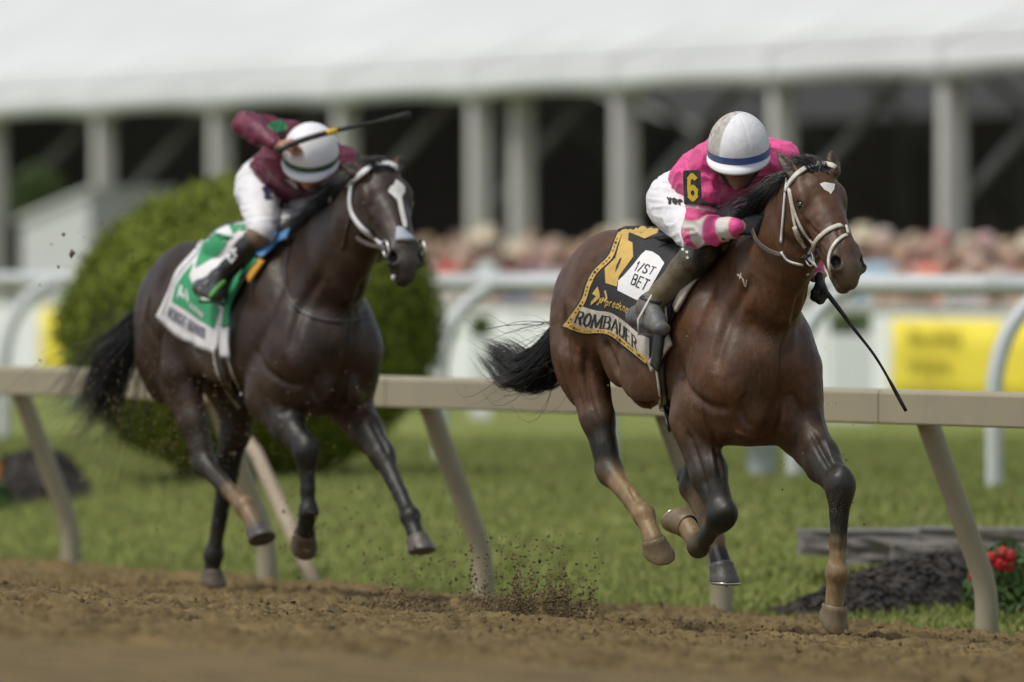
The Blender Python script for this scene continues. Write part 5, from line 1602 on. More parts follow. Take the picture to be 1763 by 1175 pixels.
pr('lettering', text_polys('ROMBAUER', line_place(Zl([(135, 790), (270, 830), (410, 846), (520, 915), (628, 1015)]), Zl([(172, 706), (300, 735), (430, 755), (525, 822), (622, 915)])), (.19, .07), .18, .16, {'M': 1.0}), 'print_black', .0060)
pr('emblem', [Zl([(318, 513), (275, 570), (306, 590), (268, 632), (262, 660), (300, 632), (336, 600), (332, 560)]), Zl([(368, 548), (382, 545), (396, 606), (372, 640), (366, 622), (382, 600)]),
              Zl([(336, 606), (350, 604), (345, 622), (318, 662), (310, 655), (330, 632)]), Zl([(358, 600), (370, 598), (366, 620), (344, 648), (337, 640), (352, 622)])], 'cloth_gold', .0044)
pr('lettering', text_polys('preakness', line_place(Zl([(376, 660), (470, 684), (600, 745)]), Zl([(392, 606), (490, 632), (618, 695)])), (.13, .10), .12), 'cloth_gold', .0044)
mk = []
for a, b in ((Zl([(478, 115), (452, 190), (412, 292), (302, 402), (244, 512), (204, 632), (90, 800)]), 26), (Zl([(95, 815), (205, 855), (395, 868), (530, 958), (712, 1105)]), 34)):
    C_ = crom(a, b*2)
    for i in range(0, b*2-1, 2):
        if (i // 2) % 9 not in (0, 5): mk += stroke_quads([C_[i], C_[i]*.25+C_[i+1]*.75], 1.3 if (i // 2) % 9 != 2 else 3.0)
pr('border_print', mk, 'print_gold_dark', .0058)['kind'] = 'stuff'

# ---------------------------------------------------------------- leading horse: saddle
SAD = empty('saddle', matrix=A.matrix()); tag(SAD, 'small black racing saddle with tan pad and stirrup on the bay horse', 'saddle')
SB1 = Surf([(A.W(MESH1[0]), MESH1[1])]); SB1.t = SURF1.t
strap('saddle_pad', SURF1, [(1240, 438), (1220, 456), (1200, 478), (1184, 504), (1170, 532)], .050, .014, MATS['cloth_white_dirty'], SAD, .022, inv=inv1)
strap('pad_tail', SURF1, [(1162, 585), (1148, 604), (1128, 632)], [.05]*12, .012, MATS['cloth_white_dirty'], SAD, .024, n=12, inv=inv1)
strap('saddle_flap', SURF1, [(1232, 428), (1206, 452), (1182, 476), (1166, 500), (1156, 530), (1150, 560), (1147, 600), (1142, 632)], .070, .014, MATS['leather_black'], SAD, .040, inv=inv1)
strap('girth', SURF1, [(1140, 625), (1142, 660), (1146, 700), (1153, 735)], .045, .008, MATS['leather_black'], SAD, .008, inv=inv1)
strap('girth_buckle_strap', SURF1, [(1136, 632), (1141, 670), (1142, 704), (1150, 730)], .014, .006, MATS['tack_white'], SAD, .018, inv=inv1)
seat = SDF(); seat.cone((-.42, 0, 1.745), (-.05, 0, 1.765), (.15, .030), (.11, .030), .02); seat.cone((-.46, 0, 1.775), (-.42, 0, 1.75), (.11, .022), (.14, .02), .02)
v, f = seat.mesh(.012); mesh_obj('seat', v, f, MATS['leather_black'], SAD)

# ---------------------------------------------------------------- leading horse: bridle
BR = empty('bridle', matrix=A.matrix()); tag(BR, 'muddy white bridle with doubled cheek straps and brown rein on the leading bay horse', 'bridle')
def bs(name, pts, w, m='tack_white', off=.005, th=.006, **kw): return strap(name, SURF1, pts, w, th, MATS[m], BR, off, inv=inv1, **kw)
bs('browband', [(1354, 331), (1361, 316), (1373, 301), (1392, 289), (1414, 283), (1431, 285), (1443, 294), (1449, 306)], .022, off=.007, th=.009)
bs('cheek_strap', [(1356, 308), (1353, 335), (1350, 373), (1346, 418)], .013, 'tack_clean')
bs('cheek_strap', [(1359, 326), (1364, 354), (1370, 388), (1377, 410), (1386, 427)], .014)
bs('cheek_strap', [(1361, 328), (1369, 364), (1383, 397), (1403, 422)], .013)
bs('cheek_wrap', [(1370, 390), (1374, 402), (1379, 414)], .022, off=.008, th=.010)
bs('noseband', [(1393, 438), (1402, 424), (1409, 412), (1428, 396), (1447, 389), (1461, 391), (1470, 402), (1476, 416)], .019, off=.006, th=.009)
bs('noseband', [(1433, 478), (1428, 452), (1433, 428), (1445, 413), (1458, 405), (1471, 408), (1479, 420), (1482, 432)], .014, off=.006, th=.008)
bs('nose_link', [(1455, 390), (1459, 404)], .012, off=.008, n=5)
bs('chin_strap', [(1390, 471), (1404, 477), (1424, 478)], .011, 'tack_clean')
bs('curb_strap', [(1346, 433), (1357, 449), (1383, 456)], .010, 'tack_clean')
bs('jaw_strap', [(1405, 440), (1412, 462), (1424, 476)], .009, 'tack_white')
def ring(name, c, a, b, rad, tub, m, parent, n=20):
    mb = MB(); mb.tube([c + rad[0]*math.cos(2*math.pi*i/n)*a + rad[1]*math.sin(2*math.pi*i/n)*b for i in range(n+1)], tub, 6, cap=False)
    return mb.build(name, MATS[m], parent)
bp, bn = SURF1.hit(1392, 441, .014); bp = inv1(bp)
a_, lat_, d_, k_ = HA1
ring('bit_ring', bp, a_, d_, (.042, .026), .0055, 'steel', BR)
bp2 = bp.copy(); bp2[1] = -bp2[1] + 2*HF1(.4, 0, 0)[1]
ring('bit_ring', bp2, a_, d_, (.042, .026), .0055, 'steel', BR)
mb = MB(); mb.tube([bp + a_*.01, bp + a_*.045 + d_*.02 - lat_*.006, bp + a_*.075 + d_*.028 - lat_*.004], [.010, .007, .002], 8); mb.build('bit_guard', MATS['tack_clean'], BR)

# ---------------------------------------------------------------- leading rider
R_SH, L_SH = np.array([.26, -.205, 2.045]), np.array([.27, .105, 2.055])
R_EL, L_EL = J(1199, 402, l=-.265), np.array([.34, .15, 1.82])
R_WR, L_WR = J(1272, 392, f=.455), J(1409, 474, l=.185)
sp1 = dict(
    sh=[R_SH, L_SH], el=[R_EL, L_EL], wr=[R_WR, L_WR],
    hand=[(R_WR, np.array([.62, .60, .10]), np.array([.3, -.5, .8]), np.array([.3, .4, .8])),
          (L_WR, np.array([.35, .20, -.90]), np.array([.5, .75, .3]), np.array([.8, -.5, .2]))],
    pelvis=np.array([-.36, 0, 1.90]), waist=np.array([-.20, -.005, 1.985]), chest=np.array([.10, 0, 2.045]), neck=np.array([.28, -.02, 2.07]),
    head=J(1272, 270, f=.42), face=np.array([.78, -.48, -.36]), up=np.array([.30, -.16, .93]),
    hip=[np.array([-.34, -.10, 1.875]), np.array([-.34, .10, 1.875])],
    kn=[J(1214, 428, l=-.185), np.array([.12, .175, 1.69])],
    an=[J(1118, 528, l=-.34), np.array([-.16, .30, 1.47])],
    toe=[J(1139, 566, l=-.35), np.array([-.03, .30, 1.40])], heel=[J(1096, 545, l=-.345), np.array([-.24, .30, 1.42])],
    gloves=True, cuff=[.07, .12], h=.0065, pal=[(.20, .105, .07), (0, 0, 0), (.25, .09, .08), (.02, .015, .012), (.30, .15, .11), (.6, .6, .62)],
    silk_mat='sleeve_and_silks', boot_mat='boot_muddy', boot_col=(.13, .105, .062), foot_col=(.085, .092, .105), cuff_col=(.012, .012, .012))
PINK, GREY = np.array([.74, .070, .275]), np.array([.60, .565, .54])
def tri(x): return np.abs((x % 2) - 1) - .5                      # >0 on even cells, <0 on odd, crossing at the lines
def silk_col1(V):
    W = np.zeros(len(V))
    for s in (0, 1):
        sh, el, wr = sp1['sh'][s], sp1['el'][s], sp1['wr'][s]
        def seg(a, b):
            t = np.clip((V-a) @ (b-a) / ((b-a) @ (b-a)), 0, 1); return t, np.linalg.norm(V - a - t[:, None]*(b-a), axis=1)
        t1, d1 = seg(sh, el); t2, d2 = seg(el, wr)
        L1, L2 = np.linalg.norm(el-sh), np.linalg.norm(wr-el)
        on = np.clip((.088 - np.minimum(d1, d2))/.006, 0, 1)
        ax = el - sh; ax /= np.linalg.norm(ax); sx = np.cross(ax, [.3, 1, 0]); sx /= np.linalg.norm(sx)
        u1 = (V - sh) @ ax
        x = (V - sh) @ sx
        sm = lambda q, w=.0035: np.clip(.5 + q/w*.5, 0, 1)
        band = sm(tri((u1 - .20)/.052 + .5)*.052)
        half = sm(x + .004)
        upper = sm(u1 - .19) * (band*half + (1-band)*(1-half))
        fore = sm(-tri(t2*L2/.062 + .30)*.062)
        isf = np.clip(.5 + (d1 - d2)/.004, 0, 1)
        W = np.maximum(W, on * (isf*fore + (1-isf)*upper))
    q = V - np.array([.30, -.165, 2.02])
    dm = .048 - np.abs(q[:, 2]*.9 + q[:, 1]*.4)*.9 - np.abs(q[:, 1]*.9 - q[:, 2]*.4)
    W = np.maximum(W, np.clip(.5 + dm/.006, 0, 1) * (V[:, 0] > .2))
    return PINK*(1-W[:, None]) + GREY*W[:, None]
sp1['silk_col'] = silk_col1
sp1['silk_keep'] = lambda V: ~((V - sp1['pelvis']) @ np.array([.88, 0, .47]) < .055)
R1 = build_rider(A, sp1)
P1 = R1['o']
tag(P1, 'jockey in pink silks and white breeches crouched on the leading bay horse', 'person')
hel = helmet(P1, R1['Q'], .024, (.126, .140, .150), dirt=lambda th: [0, 0, .15, .55, 1.0, .85][int(((th + .55) % (2*math.pi)) / (math.pi/3)) % 6], capmat='cap_dirty', band='band_blue', phase=.55)
# armband and number plate
pc = J(1192, 323, l=-.335)
pl_o, pl = plate_at('number_plate', A, pc, np.array([.36, .92, .03]), np.array([-.10, .12, 1.0]), .072, .138, .012, MATS['plate_black'], P1)
six = stroke_quads([(p[0]*.044 - .022, p[1]*.098 - .050) for p in SIX], .0125)
flat_print('number', pl, six, MATS['plate_yellow'], pl_o)
u_ = R_EL - R_SH; u_ /= np.linalg.norm(u_)
ba = R_SH + u_*.175
ring('armband', ba, np.cross(u_, [1, 0, 0])/np.linalg.norm(np.cross(u_, [1, 0, 0])), np.array([1.0, 0, 0]) - u_*u_[0], (.066, .068), .009, 'leather_black', P1)
SBR = Surf([(A.W(R1['bree'][0]), R1['bree'][1])])
decal('lettering', SBR, text_polys('yer', line_place([(1150, 348), (1176, 355)], [(1147, 337), (1176, 343)]), (.3, .22), .12), .003, MATS['print_black'], R1['bree_o'], inv1)
SBO = Surf([(A.W(R1['boot'][0]), R1['boot'][1])])
def star(cx, cy, r): return [(cx + (r if i % 2 == 0 else r*.42)*math.sin(math.pi*i/5 + .2), cy - (r if i % 2 == 0 else r*.42)*math.cos(math.pi*i/5 + .2)) for i in range(10)]
decal('stars', SBO, [star(1176, 430, 3.6), star(1183, 434.5, 3.6), star(1184, 444, 3.6)], .002, MATS['tack_clean'], R1['boot_o'], inv1)
strap('ankle_fold', SBO, [(1104, 512), (1120, 518), (1138, 522)], .018, .010, MATS['leather_black'], R1['boot_o'], .001, inv=inv1)
# stirrup, held by the foot
an = sp1['an'][0]; st_b = sp1['toe'][0]*.55 + sp1['heel'][0]*.45 + np.array([0, 0, -.045])
mb = MB(); tp = an + np.array([.06, .03, .12])
mb.tube([tp, st_b + np.array([.02, -.062, .06]), st_b + np.array([.02, -.062, 0]), st_b + np.array([.02, .062, 0]), st_b + np.array([.02, .062, .06]), tp], .0055, 8); mb.build('stirrup', MATS['tack_white'], SAD)
# reins: from each bit ring to the hands
hr = R_WR + np.array([.62, .60, .10])*.06
for b_, h_, sg in ((bp, hr, -1), (bp2, hr + np.array([.0, .08, 0]), 1)):
    pth = crom([b_, b_*.62 + h_*.38 + np.array([0, sg*.045, -.035]), b_*.3 + h_*.7 + np.array([0, sg*.045, -.03]), h_], 22)
    N_ = np.array([[0.3, sg*1.0, .2]]*22); v, f = strap_mesh(pth, N_, .020, .005); mesh_obj('rein', v, f, MATS['tack_brown'], BR)
# whip
lw = L_WR + np.array([.35, .20, -.90])/.986*.055
wt = J(1560, 708, f=.52)
wp = crom([lw + (lw-wt)*.10, lw, J(1470, 566, f=.51), J(1512, 622, f=.515), wt], 26)
mb = MB(); mb.tube(wp, [.0105]*5 + [.0105 - .0045*min(1, i/8) for i in range(12)] + [.0058, .0058, .0058, .0072, .0082, .0085, .0085, .0082, .0075], 8)
WH = empty('whip', matrix=A.matrix()); tag(WH, 'black whip hanging from the pink jockey\'s far hand below the horse\'s chin', 'whip')
mb.build('shaft', MATS['whip_black'], WH)

# ---------------------------------------------------------------- the horse behind
DK, BK2, TN2, BR2, MZ2, MD2 = (.024, .013, .0095), (.0085, .010, .010), (.17, .12, .07), (.050, .024, .016), (.030, .026, .026), (.018, .014, .013)
B = Frame(515, 51.5, 27.5)
K = B.J
poll2, muz2 = K(660, 281, l=.0), K(712, 456, l=-.03)
q2 = .985
horse2 = dict(
    dz=.025, q=1.0, pitch=.07, trunk=TRUNK, mat=MATS['coat_dark_bay'], pal=[DK, BK2, TN2, BR2, MZ2, MD2], yaw=math.radians(5), lines=[l_ for l_ in LINES[:14] if l_['d'] > 0],
    neck=[(np.array([.10, 0, 1.50]), .17, .30), (np.array([.40, 0, 1.67]), .125, .235), (np.array([.66, 0, 1.85]), .100, .185), (np.array([.80, 0, 1.98]), .082, .125)],
    poll=poll2, muzzle=muz2,
    ears=[(K(622, 297, f=.84), K(587, 283, f=.70)), (K(683, 288, f=.84), K(696, 270, f=.80))],
    earface=[np.array([.75, -.65, .1]), np.array([.9, .3, .1])],
    legs=[
      dict(s=-1, fore=True, J=[K(455, 680, l=-.18), K(528, 778, l=-.14), K(531, 880, l=-.14), K(527, 908, l=-.14), K(521, 944, l=-.11)], c=[5, 1, 1, 1, 1, 'hoof_mud'], heel=.2),
      dict(s=1, fore=True, J=[K(603, 700, l=.175), K(657, 782, l=.16), K(706, 890, l=.155), K(717, 922, l=.155), K(727, 960, l=.150)], c=[3, 1, 1, 1, 1, 'hoof_dark'], heel=.45),
      dict(s=-1, fore=False, J=[K(312, 640, l=-.20), K(352, 800, l=-.16), K(420, 872, l=-.15), K(438, 902, l=-.15), K(453, 938, l=-.155)], c=[0, 1, 1, 2, 2, 'hoof_dark'], heel=.45),
      dict(s=1, fore=False, J=[K(425, 660, l=.19), K(390, 820, l=.15), K(368, 955, l=.14), K(365, 985, l=.14), K(366, 1014, l=.14)], c=[0, 1, 1, 1, 1, 'hoof_mud'], heel=.5),
    ])
H2, SURF2, HF2, HA2, MESH2 = build_horse(B, horse2, .009)
tag(H2, 'dark bay racehorse with a long white blaze chasing behind the leader', 'horse')
inv2 = B.Loc; D2 = 51.5
mane('mane', B, HF2, horse2['neck'], MATS['hair_black'], H2, 1500, 14, -1, 1.0, .0, .95)
forelock(HF2, H2, 'hair_black', 13)
tail('tail', B, [K(262, 520, f=-1.2), K(232, 560, f=-1.34), K(205, 600, f=-1.44), K(190, 640, f=-1.52), K(170, 685, f=-1.6), K(110, 705, f=-1.7)], MATS['hair_black'], H2, 1700, 16, [.02, .05, .080, .090, .085, .060], .0013, .16)
def p2(name, polys, m, off=.0015, surf=SURF2, parent=H2, **kw): return decal(name, surf, polys, off, MATS[m], parent, inv2, D=D2, **kw)
p2('blaze', [[(682, 309), (690, 315), (697, 322), (697, 331), (691, 339), (695, 360), (700, 383), (700, 392), (694, 390), (688, 365), (684, 345), (676, 337), (668, 330), (672, 322), (678, 318)]], 'white_hair')
# saddle, and over its padding the green and white cloth
SD2 = empty('saddle', matrix=B.matrix()); tag(SD2, 'racing saddle with blue and green pad on the dark bay horse', 'saddle')
seat = SDF(); seat.cone((-.60, 0, 1.70), (-.12, 0, 1.76), (.18, .13), (.15, .11), .04); seat.cone((-.15, 0, 1.78), (.0, 0, 1.78), (.12, .08), (.10, .06), .04)
v, f = seat.mesh(.014); mesh_obj('seat', v, f, MATS['leather_black'], SD2)
SURFC = Surf([(B.W(MESH2[0]), MESH2[1]), (B.W(v), f)])
ZB = lambda x, y: (260 + x/3.917, 340 + y/3.917)
ZBl = lambda pts: [ZB(*p) for p in pts]
rear2 = [(368, 373)] + ZBl([(355, 230), (310, 360), (190, 500), (130, 640), (47, 805)])
bot2 = ZBl([(47, 805), (150, 910), (280, 990), (440, 1055)])
G2 = coons([(368, 373), (390, 366), (415, 364), (450, 372), (485, 395)], bot2, rear2, [(485, 395), (455, 440), (415, 500), (385, 560), (378, 600), (372, 609)], 30, 36)
SC2, SS2, _ = cloth('saddle_cloth', B, SURFC, G2, MATS['cloth_white'], .014, D2, .008, 8)
tag(SC2, 'green and white saddle cloth flapping under the maroon jockey', 'saddle cloth')
def pc2(name, polys, m, off, **kw): return p2(name, polys, m, off, SS2, SC2, **kw)
pc2('green_field', [ZBl([(500, 150), (610, 128), (690, 150), (680, 190), (600, 210), (560, 250)]),
                    ZBl([(370, 265), (430, 225), (480, 300), (520, 305), (460, 390), (400, 420), (300, 480), (320, 400), (355, 310)]),
                    ZBl([(290, 440), (260, 530), (280, 570), (300, 640), (350, 690), (430, 700), (470, 760), (430, 890), (340, 830), (240, 760), (145, 705), (170, 600), (220, 520)])], 'cloth_green', .005)
pc2('lettering', text_polys('MIDNIGHT BOURBON', line_place(ZBl([(112, 800), (200, 860), (300, 915), (365, 955)]), ZBl([(132, 735), (230, 800), (320, 860), (375, 885)])), (.17, .09), .18, .12), 'print_ink', .0052)
pc2('emblem', [ZBl([(205, 590), (222, 600), (215, 640), (235, 660), (228, 690), (205, 655), (180, 690), (190, 640)]), ZBl([(238, 610), (248, 625), (262, 690), (252, 715), (245, 670)])] +
    text_polys('preakness', line_place(ZBl([(265, 740), (360, 815)]), ZBl([(275, 695), (370, 775)])), (.16, .14), .15), 'cloth_white', .0072)
mk = []
C_ = crom(ZBl([(395, 165), (350, 240), (300, 365), (180, 505), (110, 660), (62, 800)]), 60)
for i in range(0, 58, 2): mk += stroke_quads([C_[i] + 3, C_[i+1] + 3], 1.4)
pc2('border_print', mk, 'print_ink', .0052)['kind'] = 'stuff'
def s2(name, pts, w, m, off=.02, th=.012, parent=SD2, **kw): return strap(name, SURFC, pts, w, th, MATS[m], parent, off, inv=inv2, D=D2, **kw)
s2('saddle_pad', [(510, 409), (488, 421), (466, 437), (454, 449)], .055, 'pad_blue', .044)
s2('pad_edge', [(456, 452), (447, 466), (436, 484)], .05, 'pad_orange', .026)
s2('pad_strip', [(450, 449), (430, 470), (414, 497), (402, 528), (400, 566)], .060, 'cloth_green', .034)
s2('pad_tail', [(397, 563), (395, 590), (397, 614)], .080, 'cloth_white', .030)
s2('saddle_flap', [(456, 426), (434, 448), (414, 470), (400, 500), (391, 530)], .06, 'leather_black', .046)
s2('girth', [(376, 600), (385, 640), (402, 675), (416, 700)], .055, 'leather_black', .008)
s2('girth_edge', [(371, 600), (378, 640), (396, 676), (414, 702)], .012, 'tack_white', .014, .006)
s2('girth_edge', [(393, 600), (400, 630), (411, 660), (420, 680)], .010, 'tack_white', .014, .006)
s2('breast_strap', [(512, 395), (499, 425), (491, 465), (495, 500), (505, 525), (535, 545), (575, 553), (620, 550), (636, 543)], .014, 'leather_black', .006, .006)
# bridle
BR_2 = empty('bridle', matrix=B.matrix()); tag(BR_2, 'clean white bridle with ring bit on the chasing dark bay horse', 'bridle')
def b2(name, pts, w, m='tack_clean', off=.011, th=.012, **kw): return strap(name, SURF2, pts, w, th, MATS[m], BR_2, off, inv=inv2, D=D2, **kw)
b2('headstall', [(695, 303), (687, 293), (674, 286), (655, 284), (637, 290), (619, 304), (607, 328), (607, 362), (622, 388), (644, 408), (660, 421)], .026)
b2('noseband_pad', [(683, 404), (700, 405), (716, 408)], .075, 'bin_grey', .008, .014, n=8)
b2('cheek_strap', [(604, 372), (598, 395), (590, 430)], .010, 'tack_brown', .006, .006)
bq, bn = SURF2.hit(669, 430, .016, D2); bq = inv2(bq)
a_, lat_, d_, k_ = HA2
ring('bit_ring', bq, a_, d_, (.040, .030), .0055, 'steel', BR_2)
bq2 = bq.copy(); bq2[1] = -bq2[1] + 2*HF2(.4, 0, 0)[1]; ring('bit_ring', bq2, a_, d_, (.040, .030), .0055, 'steel', BR_2)
for off in ((0, 0), (-9, 3)):
    q, n_ = SURF2.hit(680 + off[0], 478 + off[1], .006, D2); v, f = ball(inv2(q), .013 if off[0] == 0 else .016); mesh_obj('foam', v, f, MATS['tack_clean'], H2)

# ---------------------------------------------------------------- the rider behind
z2 = .055
sp2 = dict(
    bk=.98, ck=.06, sh=[K(496, 236, f=.20), K(590, 282, f=.26)], el=[K(424, 214, f=.26), np.array([.36, .27, 1.86])], wr=[K(474, 250, f=.50), np.array([.50, .10, 1.80])],
    hand=[(K(476, 250, f=.505), np.array([.35, .90, .10]), np.array([.4, -.3, .85]), np.array([.85, -.2, -.35])),
          (np.array([.50, .10, 1.80]), np.array([.7, -.3, -.3]), np.array([.3, .6, .6]), np.array([.3, -.6, .6]))],
    pelvis=np.array([-.28, 0, 2.00]), waist=np.array([-.14, -.01, 2.05]), chest=np.array([.06, -.03, 2.09]), neck=np.array([.26, -.04, 2.10]),
    head=K(535, 276, f=.42), face=np.array([.70, -.50, -.52]), up=np.array([.44, -.22, .87]),
    hip=[np.array([-.22, -.10, 1.96]), np.array([-.22, .10, 1.96])],
    br=.86, kn=[K(452, 400, l=-.21), np.array([.12, .175, 1.74])],
    an=[K(376, 482, l=-.345), np.array([-.16, .30, 1.52])],
    toe=[K(372, 510, l=-.37), np.array([-.03, .30, 1.45])], heel=[K(347, 496, l=-.35), np.array([-.24, .30, 1.47])],
    gloves=False, h=.009, pal=[(.40, .20, .14), (0, 0, 0), (.35, .12, .10), (.02, .015, .012), (.40, .20, .14), (.38, .26, .17)],
    silk_mat='maroon_silks', boot_mat='boot_plain', boot_col=(.012, .012, .013), foot_col=(.05, .052, .055), cuff_col=(.40, .285, .19), c2=1)
MAR = np.array([.125, .014, .042])
def silk_col2(V):
    C = np.tile(MAR, (len(V), 1)); px = np.array(proj(B.W(V).T)).T
    m = (((px[:, 0] - 478)/17)**2 + ((px[:, 1] - 218)/9)**2 < 1) & (px[:, 1] < 228); C[m] = (.03, .28, .10)
    m = (np.abs(V[:, 2] - 1.98 - .03*np.sin(V[:, 1]*40)) < .010) & (V[:, 0] > .12); C[m] = (.6, .55, .57)
    return C
sp2['silk_col'] = silk_col2
sp2['silk_keep'] = lambda V: ~((V - sp2['pelvis']) @ np.array([.88, 0, .47]) < .03)
R2 = build_rider(B, sp2); P2 = R2['o']
tag(P2, 'jockey in maroon silks raising his whip arm on the dark bay horse behind', 'person')
hel2 = helmet(P2, R2['Q'], .030, (.128, .142, .142), band='band_dark', phase=.2)
SB2 = Surf([(B.W(R2['bree'][0]), R2['bree'][1])])
decal('lettering', SB2, text_polys('dlFald', line_place([(447, 300), (457, 345)], [(458, 297), (468, 342)]), (.3, .25), .15), .004, MATS['print_ink'], R2['bree_o'], inv2, D=D2)
SO2 = Surf([(B.W(R2['boot'][0]), R2['boot'][1])])
decal('lettering', SO2, text_polys('EF', line_place([(397, 452), (414, 434)], [(386, 438), (404, 420)]), (.3, .3), .2), .004, MATS['tack_clean'], R2['boot_o'], inv2, D=D2)
an, toe, hee = sp2['an'][0], sp2['toe'][0], sp2['heel'][0]
st_b = toe*.55 + hee*.45 + np.array([0, 0, -.045]); tp = an + np.array([.09, .03, .10])
mb = MB(); mb.tube([tp, st_b + np.array([.02, -.062, .06]), st_b + np.array([.02, -.062, 0]), st_b + np.array([.02, .062, 0]), st_b + np.array([.02, .062, .06]), tp], .007, 8); mb.build('stirrup', MATS['steel'], SD2)
strap('stirrup_leather', SO2, [(387, 484), (372, 498), (362, 512)], .018, .008, MATS['strap_green'], SD2, .006, inv=inv2, D=D2)
for b_, sg in ((bq, -1), (bq2, 1)):
    h_ = np.array([.55, .06 + .03*sg, 1.79])
    pth = crom([b_, b_*.6 + h_*.4 + np.array([0, sg*.05, -.01]), b_*.3 + h_*.7 + np.array([0, sg*.06, .0]), h_], 20)
    v, f = strap_mesh(pth, np.array([[.3, sg*1.0, .2]]*20), .020, .005); mesh_obj('rein', v, f, MATS['tack_brown'], BR_2)
b2('rein_loop', [(575, 345), (571, 325), (580, 308), (598, 303), (608, 304)], .016, 'tack_white', .02, .008)
wp = crom([K(478, 262, f=.54), K(500, 249, f=.56), K(560, 230, f=.60), K(630, 214, f=.61), K(706, 197, f=.62)], 26)
mb = MB(); mb.tube(wp, [.0135]*8 + [.013]*2 + [.0115 - .0006*min(i, 6) for i in range(8)] + [.008, .0085, .0095, .0110, .0125, .014, .015, .014], 8)
W2 = empty('whip', matrix=B.matrix()); tag(W2, 'black whip raised across the maroon jockey\'s white helmet', 'whip')
mb.build('shaft', MATS['whip_black'], W2)
mb = MB(); mb.tube(wp[9:12], .0145, 8); mb.build('grip_band', MATS['plate_yellow'], W2)

# ---------------------------------------------------------------- loose dirt on and above the track
def crumbs(name, P, size, material, seed, label, cols=((.080, .060, .032), (.19, .145, .080)), flat=1.0):
    rg = np.random.default_rng(seed); n = len(P)
    base = np.array([[1, 0, 0], [-1, 0, 0], [0, 1, 0], [0, -1, 0], [0, 0, 1], [0, 0, -1]], float)
    V = base[None]*(.55+.9*rg.random((n, 6, 1)))*(.7+.6*rg.random((n, 1, 3))) + rg.normal(0, .18, (n, 6, 3))
    V[..., 2] *= flat
    a = rg.random(n)*6.283; c, s = np.cos(a)[:, None], np.sin(a)[:, None]
    X = V[..., 0]*c - V[..., 1]*s; Y = V[..., 0]*s + V[..., 1]*c
    V = np.stack([X, Y, V[..., 2]], -1)*np.asarray(size)[:, None, None] + P[:, None]
    T = np.array([[0, 2, 4], [2, 1, 4], [1, 3, 4], [3, 0, 4], [2, 0, 5], [1, 2, 5], [3, 1, 5], [0, 3, 5]])
    F = (np.arange(n)*6)[:, None, None] + T[None]
    g = rg.random(n)[:, None]; col = np.repeat(np.array(cols[0])*(1-g) + np.array(cols[1])*g, 6, 0)
    o = mesh_obj(name, V.reshape(-1, 3), F.reshape(-1, 3), material, None, False, col)
    return tag(o, label, 'dirt', kind='stuff')
MC = mat('clod', (1, 1, 1), .95, .2, 40, .3, 120, attr=True, spec=.15)
rg = np.random.default_rng(131)
n = 60000; Y = 37 + 19*rg.random(n)**.9; X = (rg.random(n)*2-1)*(.0456*Y+.4); k = (perp(X, Y) > .02); X, Y = X[k], Y[k]
k = fbm(np.stack([X*1.6, Y*1.6], -1), 3, 77) > .36 + .12*rg.random(len(X)); X, Y = X[k], Y[k]
sz = .0025 + .006*rg.random(len(X))**2.5 + .010*(rg.random(len(X)) < .02)
crumbs('clods', np.stack([X, Y, track_z(X, Y) + sz*.35], 1), sz, MC, 132, 'loose brown dirt clods strewn over the track')
def spray(name, px0, px1, py0, py1, D0, D1, n, s0, s1, seed, label, shape=None, pw=2.0, cols=((.085, .063, .034), (.20, .152, .082))):
    rg = np.random.default_rng(seed); px = px0 + (px1-px0)*rg.random(n*8); py = py0 + (py1-py0)*rg.random(n*8)
    if shape is not None:
        k = rg.random(n*8) < shape(px, py); px, py = px[k][:n], py[k][:n]
    else: px, py = px[:n], py[:n]
    D = D0 + (D1-D0)*rg.random(len(px))
    P = np.stack([(px-CX)/FPX*D, D, HC-(py-HY)/FPX*D], 1)
    k = P[:, 2] > gz(P[:, 0], P[:, 1]) - .01; P = P[k]
    return crumbs(name, P, s0 + (s1-s0)*rg.random(len(P))**pw, MC, seed+1, label, cols)
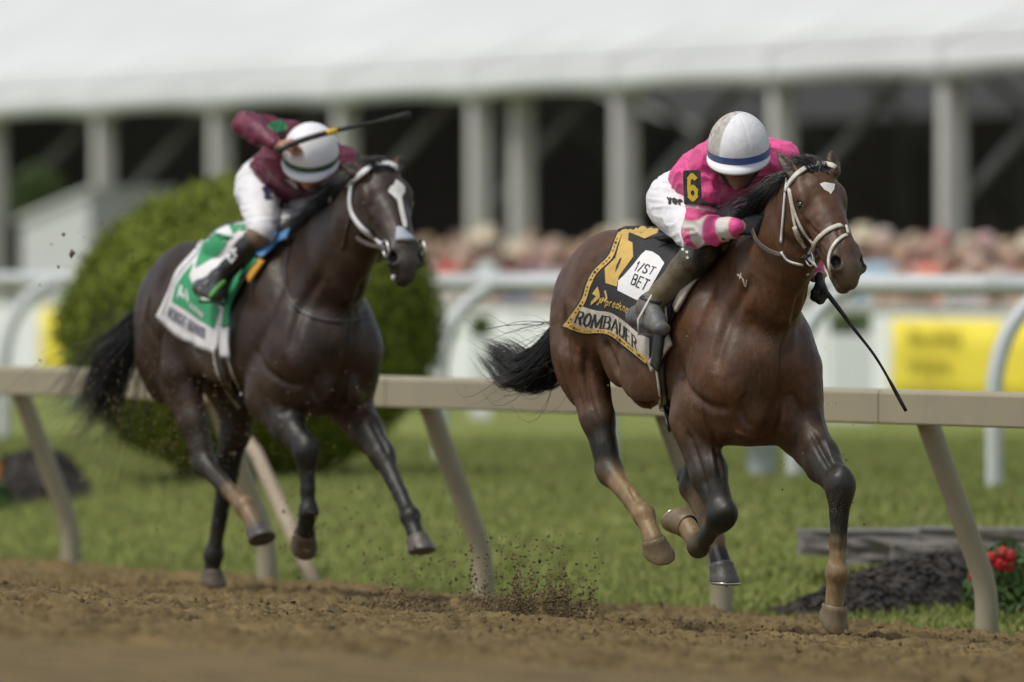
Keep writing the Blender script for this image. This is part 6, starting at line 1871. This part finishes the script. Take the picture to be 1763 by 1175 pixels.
def burst(x, y):
    top = 1018 + 16*np.sin(x*.09) + 12*np.sin(x*.23+1) + 7*np.sin(x*.61)
    core = np.clip((y-top)/30, 0, 1)*np.clip((x-828)/20, 0, 1)*np.clip((1002-x)/12, 0, 1)
    return np.maximum(core, .16*np.exp((y-top)/26.0)*np.exp(-((x-915)/85)**2))
spray('dirt_spray', 800, 1030, 930, 1084, 46.2, 47.2, 11000, .0016, .0074, 141, 'dense burst of dirt thrown up behind the leading horse', burst, 2.2)
spray('dirt_spray', 780, 1040, 915, 1065, 46.2, 47.4, 330, .002, .009, 143, 'scattered crumbs flying above the dirt burst', None, 2.5)
spray('dirt_spray', 620, 780, 950, 1062, 47.6, 48.6, 1300, .002, .008, 145, 'smaller puff of dirt left of the burst', lambda x, y: np.clip((y - 1000 - .35*np.abs(x-695) + 12*np.sin(x*.2))/40, 0.03, 1))
spray('dirt_spray', 130, 640, 600, 930, 50.6, 53.5, 2600, .0015, .0048, 147, 'fine dirt hanging round the chasing horse\'s legs', lambda x, y: .15 + .85*np.exp(-((x-310)/130)**2-((y-760)/110)**2), 2.0, ((.14, .098, .052), (.30, .22, .12)))
spray('dirt_spray', 480, 800, 840, 1040, 49.0, 51.5, 420, .002, .008, 149, 'crumbs of dirt kicked up between the two horses', None, 2.5)
spray('dirt_spray', 60, 460, 380, 640, 49.5, 52.0, 90, .0018, .006, 151, 'stray crumbs in the air above the chasing horse\'s rump', None, 3)
spray('dirt_spray', 1000, 1530, 560, 960, 44.6, 46.2, 130, .0012, .0042, 153, 'tiny specks of dirt flying round the leading horse', None, 3)
for i, (x, y, r) in enumerate(((123, 438, .024), (109, 405, .011), (100, 459, .010), (600, 940, .012), (845, 925, .016))):
    crumbs('flying_clod', at(x, y, 49.0)[None], np.array([r]), MC, 160+i, ['large dirt clod in the air left of the big bush', 'small dirt clod just above the large flying one', 'small dirt clod just under the large flying one', 'dirt clod flying between the horses\' hooves', 'dirt clod flying above the dirt burst'][i])['kind'] = 'thing'
